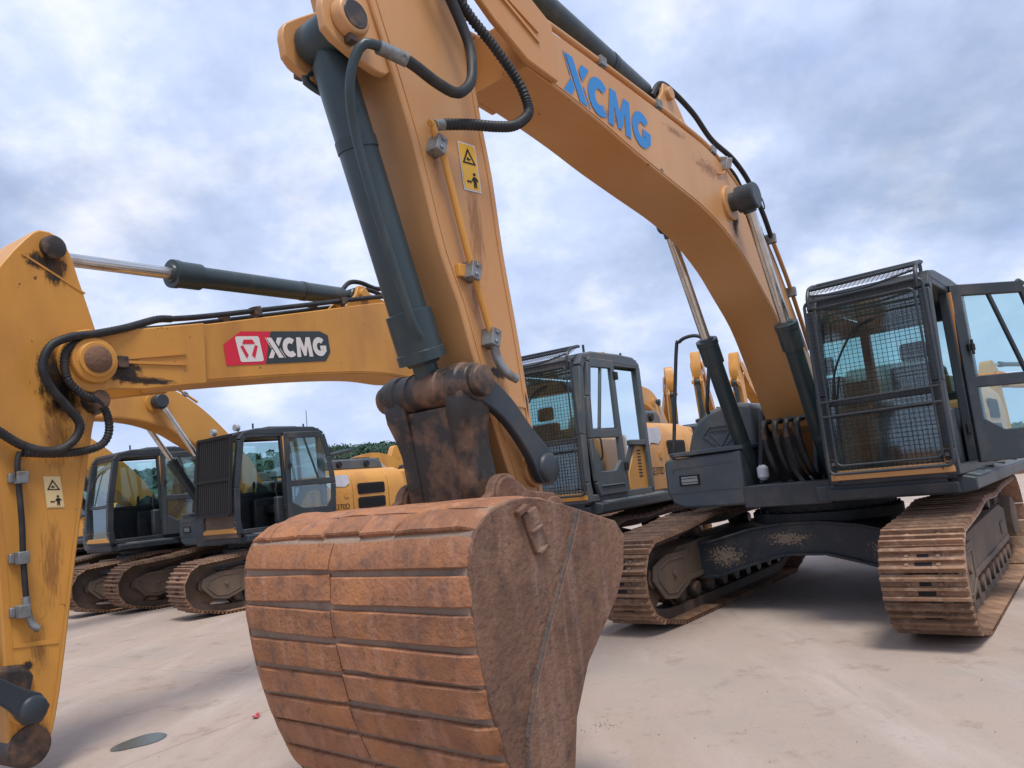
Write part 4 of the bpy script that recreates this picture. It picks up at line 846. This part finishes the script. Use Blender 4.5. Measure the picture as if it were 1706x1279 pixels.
# ---- machine B: maker sign, decal, hoses
yB = YC + .25
o0 = Vector((5.32, 2.815)); ex = (Vector((4.08, 2.965)) - o0); W_ = ex.length; ex.normalize(); ev = Vector((-ex.y, ex.x)); ev = ev if ev.y > 0 else -ev
Pm = face_map(tuple(o0), tuple(ex), tuple(ev), yB); m = MB(); H_ = .30
flat(m, [[(0, 0), (.42, 0), (.53, H_), (.20, H_), (.0, H_ * .62)]], Pm, .004, 0)
flat(m, [[(.425, 0), (W_ - .08, 0), (W_ - .0, H_ * .30), (W_ - .0, H_ * .86), (W_ - .10, H_), (.535, H_)]], Pm, .004, 1)
em_ = [(.17, .03), (.40, .03), (.385, .24), (.15, .24)]; flat(m, [arc(.385, .045, .02, -90, 0, 3) + arc(.37, .235, .02, 0, 90, 3) + arc(.15, .235, .02, 90, 180, 3) + arc(.17, .045, .02, 180, 270, 3)], Pm, .006, 2)
flat(m, [[(.195, .185), (.335, .185), (.31, .225), (.215, .225)], [(.17, .165), (.20, .175), (.245, .085), (.22, .055)], [(.36, .165), (.33, .175), (.28, .085), (.31, .055)]], Pm, .008, 0)
sc = .19; lw = .74 / LW
flat(m, [[(.46 + u * lw, .05 + v * sc) for u, v in q] for q in let], Pm, .008, 2)
flat_build(m, 'maker_sign', ['logo_red', 'logo_black', 'logo_white'], boomB)
decal(armB, (6.785, 1.72), (-.115, -.005), (.012, .108), YC + .215, True)
hose(armB, [(6.97, yf + .05, 2.10), (6.985, yf + .05, 2.05), (6.985, yf + .05, 1.95), (6.965, yf + .05, 1.64), (6.96, yf + .05, 1.41), (6.945, yf + .05, 1.14)], .018, 'arm_pipe', 'rubber')
hose(armB, [(6.945, yf + .05, 1.16), (6.94, yf + .05, 1.06), (6.91, yf + .06, .97), (6.88, yf + .08, .94)], .024, 'pipe_elbow', 'steel')
for z in (1.93, 1.41, 1.07): c = MB(); c.box(6.93, 7.0, yf, yf + .08, z - .04, z + .04); c.box(7.0, 7.03, yf, yf + .03, z - .03, z + .03); c.build('pipe_clamp', 'steel', armB, .005)
hose(armB, [(5.80, YC + .22, 3.17), (5.95, YC + .24, 3.14), (6.25, yB + .06, 3.02), (6.50, yB + .08, 2.94), (6.66, yB + .09, 2.90), (6.80, yB + .09, 2.82), (6.85, yB + .08, 2.68), (6.80, yB + .07, 2.54), (6.68, yB + .06, 2.40), (6.60, yB + .06, 2.28), (6.65, yB + .05, 2.16), (6.78, yB + .04, 2.10), (6.95, yB + .02, 2.14), (7.12, yB + .02, 2.25)], .028, rib=.12)
hose(armB, [(6.48, yB + .06, 2.90), (6.62, yB + .05, 2.86), (6.69, yB + .05, 2.76), (6.67, yB + .05, 2.60), (6.58, yB + .06, 2.50), (6.48, yB + .05, 2.46), (6.40, yB + .04, 2.38), (6.37, yB + .02, 2.25), (6.42, yB + .02, 2.15), (6.55, yB + .02, 2.10), (6.75, yB + .01, 2.085), (6.95, yf + .05, 2.095)], .026, rib=.18)
c = MB(); c.rev((6.44, YC - .1, 2.47), (6.44, YC + .32, 2.47), [(0, .10), (.3, .12), (.8, .10), (1, .06)], 14); c.build('greasy_fitting', 'greasy', armB, .004)
hose(boomB, [(3.62, YC + .02, 3.83), (3.5, YC + .02, 3.93), (3.35, YC + .04, 3.95), (3.1, YC + .05, 3.92), (2.85, YC + .06, 3.97), (2.6, YC + .06, 3.85)], .026)
hose(boomB, [(3.45, YC + .08, 3.85), (3.25, YC + .1, 3.86), (3.05, YC + .1, 3.83), (2.75, YC + .1, 3.80)], .026)

# ---- oil and rust stains round the pins
def stain_mat(name, col, st=1.0, ns=1.6, gw=.85, lo=.80, hi=1.02):
    m = bpy.data.materials.new(name); m.use_nodes = True; t = m.node_tree; t.nodes.clear(); o = N(t, 'ShaderNodeOutputMaterial')
    g = N(t, 'ShaderNodeTexCoord'); gr = N(t, 'ShaderNodeTexGradient', gradient_type='SPHERICAL'); Lk(t, g.outputs['Object'], gr.inputs[0])
    mp = N(t, 'ShaderNodeMapping'); mp.inputs['Scale'].default_value = (2.6, 1.3, 1); Lk(t, g.outputs['Object'], mp.inputs[0]); oi = N(t, 'ShaderNodeObjectInfo'); Lk(t, oi.outputs['Location'], mp.inputs['Location'])
    nz = N(t, 'ShaderNodeTexNoise'); nz.inputs['Scale'].default_value = ns; nz.inputs['Detail'].default_value = 8; nz.inputs['Roughness'].default_value = .65; Lk(t, mp.outputs[0], nz.inputs['Vector'])
    ad = N(t, 'ShaderNodeMath', operation='MULTIPLY_ADD'); Lk(t, gr.outputs['Fac'], ad.inputs[0]); ad.inputs[1].default_value = gw; Lk(t, nz.outputs['Fac'], ad.inputs[2])
    r = N(t, 'ShaderNodeMapRange'); r.inputs['From Min'].default_value = lo; r.inputs['From Max'].default_value = hi; r.inputs['To Max'].default_value = st; Lk(t, ad.outputs[0], r.inputs['Value'])
    e = N(t, 'ShaderNodeMath', operation='GREATER_THAN'); Lk(t, gr.outputs['Fac'], e.inputs[0]); e.inputs[1].default_value = .02
    mu = N(t, 'ShaderNodeMath', operation='MULTIPLY'); Lk(t, r.outputs[0], mu.inputs[0]); Lk(t, e.outputs[0], mu.inputs[1])
    d = N(t, 'ShaderNodeBsdfPrincipled'); d.inputs['Base Color'].default_value = (*col, 1); d.inputs['Roughness'].default_value = .55; tr = N(t, 'ShaderNodeBsdfTransparent')
    x = N(t, 'ShaderNodeMixShader'); Lk(t, mu.outputs[0], x.inputs[0]); Lk(t, tr.outputs[0], x.inputs[1]); Lk(t, d.outputs[0], x.inputs[2]); Lk(t, x.outputs[0], o.inputs[0]); MATS[name] = m
stain_mat('oil_stain', (.022, .016, .012), .92, 2.2, .75, .74, .98); stain_mat('rust_stain', (.22, .095, .04), .42, 3.5, .5, .70, .95)
_sq = MB(); _sq.add([(-1, -1, 0), (1, -1, 0), (1, 1, 0), (-1, 1, 0)], [(0, 1, 2, 3)])
_sqm = {}
for k_ in ('oil_stain', 'rust_stain'):
    me_ = bpy.data.meshes.new(k_); me_.from_pydata(_sq.v, [], _sq.f); me_.materials.append(MATS[k_]); _sqm[k_] = me_
def stain(parent, kind, x, z, y, sx, sz, rot=0):
    o = link(kind, _sqm[kind], parent); o.location = (x, y, z); o.scale = (sx, sz, 1); o.rotation_euler = (R(-90), R(rot), 0); return o
stain_mat('mud_splash', (.26, .20, .14), .8, 5, .34, .66, .74)
me_ = bpy.data.meshes.new('mud_splash'); me_.from_pydata(_sq.v, [], _sq.f); me_.materials.append(MATS['mud_splash']); _sqm['mud_splash'] = me_
CB = [c for c in A_.children if c.name.startswith('car_body')][0]
for y_, z_, a_, b_ in ((-.85, .57, .34, .19), (.80, .60, .30, .18), (-.15, .73, .40, .12)):
    o = link('mud_splash', _sqm['mud_splash'], CB); o.location = (.9035, y_, z_); o.scale = (a_, b_, 1); o.rotation_euler = (R(90), 0, R(90))
fA, fB, bA = YC + .2185, YC + .2185, YC + .2525
for a_ in ((6.66, 2.45, .20, .20), (6.70, 2.62, .22, .30), (6.70, 3.42, .12, .20), (6.80, 3.46, .16, .10), (6.92, .72, .05, .05), (6.90, .30, .09, .12)): stain(armB, 'oil_stain', a_[0], a_[1], fB, a_[2], a_[3])
for a_ in ((6.72, 2.2, .18, .4), (6.76, 1.35, .12, .5), (6.85, .85, .10, .35)): stain(armB, 'rust_stain', a_[0], a_[1], fB + .0004, a_[2], a_[3])
for a_ in ((6.28, 2.70, .26, .15), (6.1, 2.63, .4, .05)): stain(boomB, 'oil_stain', a_[0], a_[1], YC + .2995, a_[2], a_[3])
for a_ in ((1.85, 3.80, .09, .20), (4.78, 4.47, .06, .10), (1.80, 3.95, .12, .2), (3.26, 3.97, .05, .03)): stain(boomA, 'oil_stain', a_[0], a_[1], bA, a_[2], a_[3])
for a_ in ((2.9, 4.42, .35, .06), (2.3, 4.25, .5, .14), (4.0, 4.2, .5, .08)): stain(boomA, 'rust_stain', a_[0], a_[1], bA + .0004, a_[2], a_[3])
for a_ in ((5.90, 3.4, .05, .30), (5.68, 2.62, .06, .30), (5.52, 2.05, .07, .30), (5.62, 3.0, .12, .5)): stain(armA, 'rust_stain', a_[0], a_[1], fA, a_[2], a_[3])
for a_ in ((5.86, 3.42, .07, .07), (5.55, 2.18, .12, .05), (5.33, 2.0, .025, .12)): stain(armA, 'oil_stain', a_[0], a_[1], fA + .0004, a_[2], a_[3])

# ------------------------------------------------------------------ excavators further back
far = [(5.9, 29.2, 30, moved(POSE_A, 1), 'yellow excavator whose curved boom rises right behind the grey cab', 0),
       (8.9, 44.8, 5, moved(POSE_A, 18, -2), 'yellow excavator with thin upright arm, right of the curved boom', 0),
       (10.65, 40.5, 20, moved(POSE_A, 19), 'yellow excavator with upright arm behind the bent handrail', 0),
       (13.5, 40.2, 32, moved(POSE_A, 16), 'yellow excavator standing behind the boom cylinders of the front machine', 0),
       (11.6, 55.0, 12, moved(POSE_A, 20, 4), 'farthest yellow excavator, small between the upright arms', 0),
       (17.5, 46.0, 40, moved(POSE_A, 14), 'distant yellow excavator mostly hidden by the front machine boom', 0),
       (-4.7, 37.0, 60, moved(POSE_A, -18, 0, 30), 'yellow excavator with lowered boom seen between the hood and the rusty bucket', 0),
       (-1.9, 44.0, 45, moved(POSE_A, -12, 0, 30), 'small distant yellow excavator just left of the bucket link', 0),
       (25.0, 34.0, 60, moved(POSE_A, -8), 'yellow excavator seen through the open cab door window', 0),
       (-14.5, 24.0, 38, moved(POSE_A, -14, 0, 64), 'yellow excavator behind the farthest left cab', 0)]
for X, Y, yaw, pose, lab, z in far: excavator(lab, X, Y, yaw, pose, 'yellow', dict(guard=None, patch=False), GF, far=True)

# ------------------------------------------------------------------ wooded hill
def hill():
    rnd = random.Random(11)
    t = MB(); nx, ny = 80, 10
    def hgt(x, y):
        k = max(0, min(1, (y - 300) / 90)); prof = 29.0 + 3 * math.sin(x * .013 + 1) + 2.5 * math.sin(x * .031)
        prof *= max(.25, min(1, 1 - (x - 8) / 190)) if x > 8 else 1
        return -.5 + prof * (k * k * (3 - 2 * k))
    vs = []
    for j in range(ny + 1):
        for i in range(nx + 1): x = -420 + 840 * i / nx; y = 290 + 160 * j / ny; vs.append((x, y, hgt(x, y)))
    t.add(vs, [(j * (nx + 1) + i, j * (nx + 1) + i + 1, (j + 1) * (nx + 1) + i + 1, (j + 1) * (nx + 1) + i) for j in range(ny) for i in range(nx)])
    o = t.build('hill', 'leaf'); tag(o, kind='structure')
    f = MB()
    for k in range(1500):
        near = k < 1050
        x = rnd.uniform(-120, 10) if near else rnd.uniform(-260, 230); y = rnd.uniform(310, 400); r = rnd.uniform(1.6, 3.2); z = hgt(x, y) + r * rnd.uniform(.2, .8)
        nl = 80 if near else 36; s = .45 if near else 1.1
        for q in range(nl):
            d = Vector((rnd.gauss(0, 1), rnd.gauss(0, 1), rnd.gauss(.25, .8))).normalized() * r * rnd.uniform(.6, 1.1); c = Vector((x, y, z)) + Vector((d.x, d.y, d.z * .85))
            a = Vector((rnd.uniform(-1, 1), rnd.uniform(-1, 1), rnd.uniform(-1, 1))).normalized(); b = a.orthogonal().normalized(); e1 = a * s * rnd.uniform(.6, 1.2); e2 = b * s * rnd.uniform(.5, 1)
            f.add([c - e1, c + e2, c + e1, c - e2], [(0, 1, 2, 3)])
    me = bpy.data.meshes.new('wood'); me.from_pydata(f.v, [], f.f); me.materials.append(MATS['leaf'])
    w = link('woodland', me); tag(w, 'dense green trees covering the low hill on the horizon', 'trees', kind='stuff')
hill()

# ------------------------------------------------------------------ small things on the ground
def puddle():
    m = MB(); pts = []
    rnd = random.Random(5); c = Vector((-2.93, 5.70)); u = Vector((.62, .785)); 
    for i in range(28):
        a = 2 * math.pi * i / 28; r = 1 + .10 * math.sin(2 * a + .7) + .08 * math.sin(3 * a + 2); d = Vector((math.cos(a) * .125 * r, math.sin(a) * .21 * r)); p = c + Vector((d.x * 1.15 + .12 * d.y, d.y * .9)); pts.append((p.x, p.y, .004))
    m.add(pts, [tuple(range(28))]); o = flat_build(m, 'puddle', ['puddle'], None); tag(o, kind='structure')
puddle()
def scatter():
    rnd = random.Random(21); f = MB()
    def clod(x, y, s):
        k = [Vector((rnd.uniform(-1, 1), rnd.uniform(-1, 1), rnd.uniform(-.6, .8))).normalized() for _ in range(6)]
        P = [(x + d.x * s * rnd.uniform(.6, 1), y + d.y * s * rnd.uniform(.6, 1),  max(0, (d.z + .5) * s * .8)) for d in [Vector((1, 0, 0)), Vector((-.4, .9, 0)), Vector((-.5, -.8, 0)), Vector((0, 0, 1))]]
        f.add(P, [(0, 1, 3), (1, 2, 3), (2, 0, 3)])
    for k in range(220):
        x = rnd.uniform(-5, 6); y = rnd.uniform(3.2, 9.5); clod(x, y, rnd.choice((.002, .003, .004, .006)))
    for cx, cy, n, sp in ((.35, 5.0, 50, .09), (.62, 4.75, 14, .04), (1.25, 4.5, 16, .3), (-4.0, 7.6, 25, .3), (2.2, 5.2, 14, .6)):
        for k in range(n): clod(rnd.gauss(cx, sp), rnd.gauss(cy, sp * .5), rnd.choice((.002, .003, .004, .006)))
    o = flat_build(f, 'dirt_crumbs', ['grime'], None); tag(o, 'dark crumbs of dirt and grit scattered over the concrete yard', 'dirt', kind='stuff')
scatter()
def scrap():
    rnd = random.Random(2); m = MB(); c = (-2.20, 6.02); n = 6; vs = []
    for i in range(n + 1):
        for j in range(n + 1): vs.append((c[0] + .04 * i / n - .02 + rnd.uniform(-.004, .004), c[1] + .08 * j / n - .04, .004 + .03 * abs(mnoise.noise(Vector((i * .5, j * .5, 3)))) + .012 * rnd.random()))
    m.add(vs, [(i * (n + 1) + j, i * (n + 1) + j + 1, (i + 1) * (n + 1) + j + 1, (i + 1) * (n + 1) + j) for i in range(n) for j in range(n)])
    o = flat_build(m, 'plastic_scrap', ['red_scrap'], None); s = o.modifiers.new('s', 'SOLIDIFY'); s.thickness = .003
    tag(o, 'small crumpled red plastic scrap on the concrete beside the bucket', 'litter')
scrap()
for e_ in [o for o in bpy.data.objects if o.name.startswith('excavator') and o.parent is None]: e_.location.z = .0
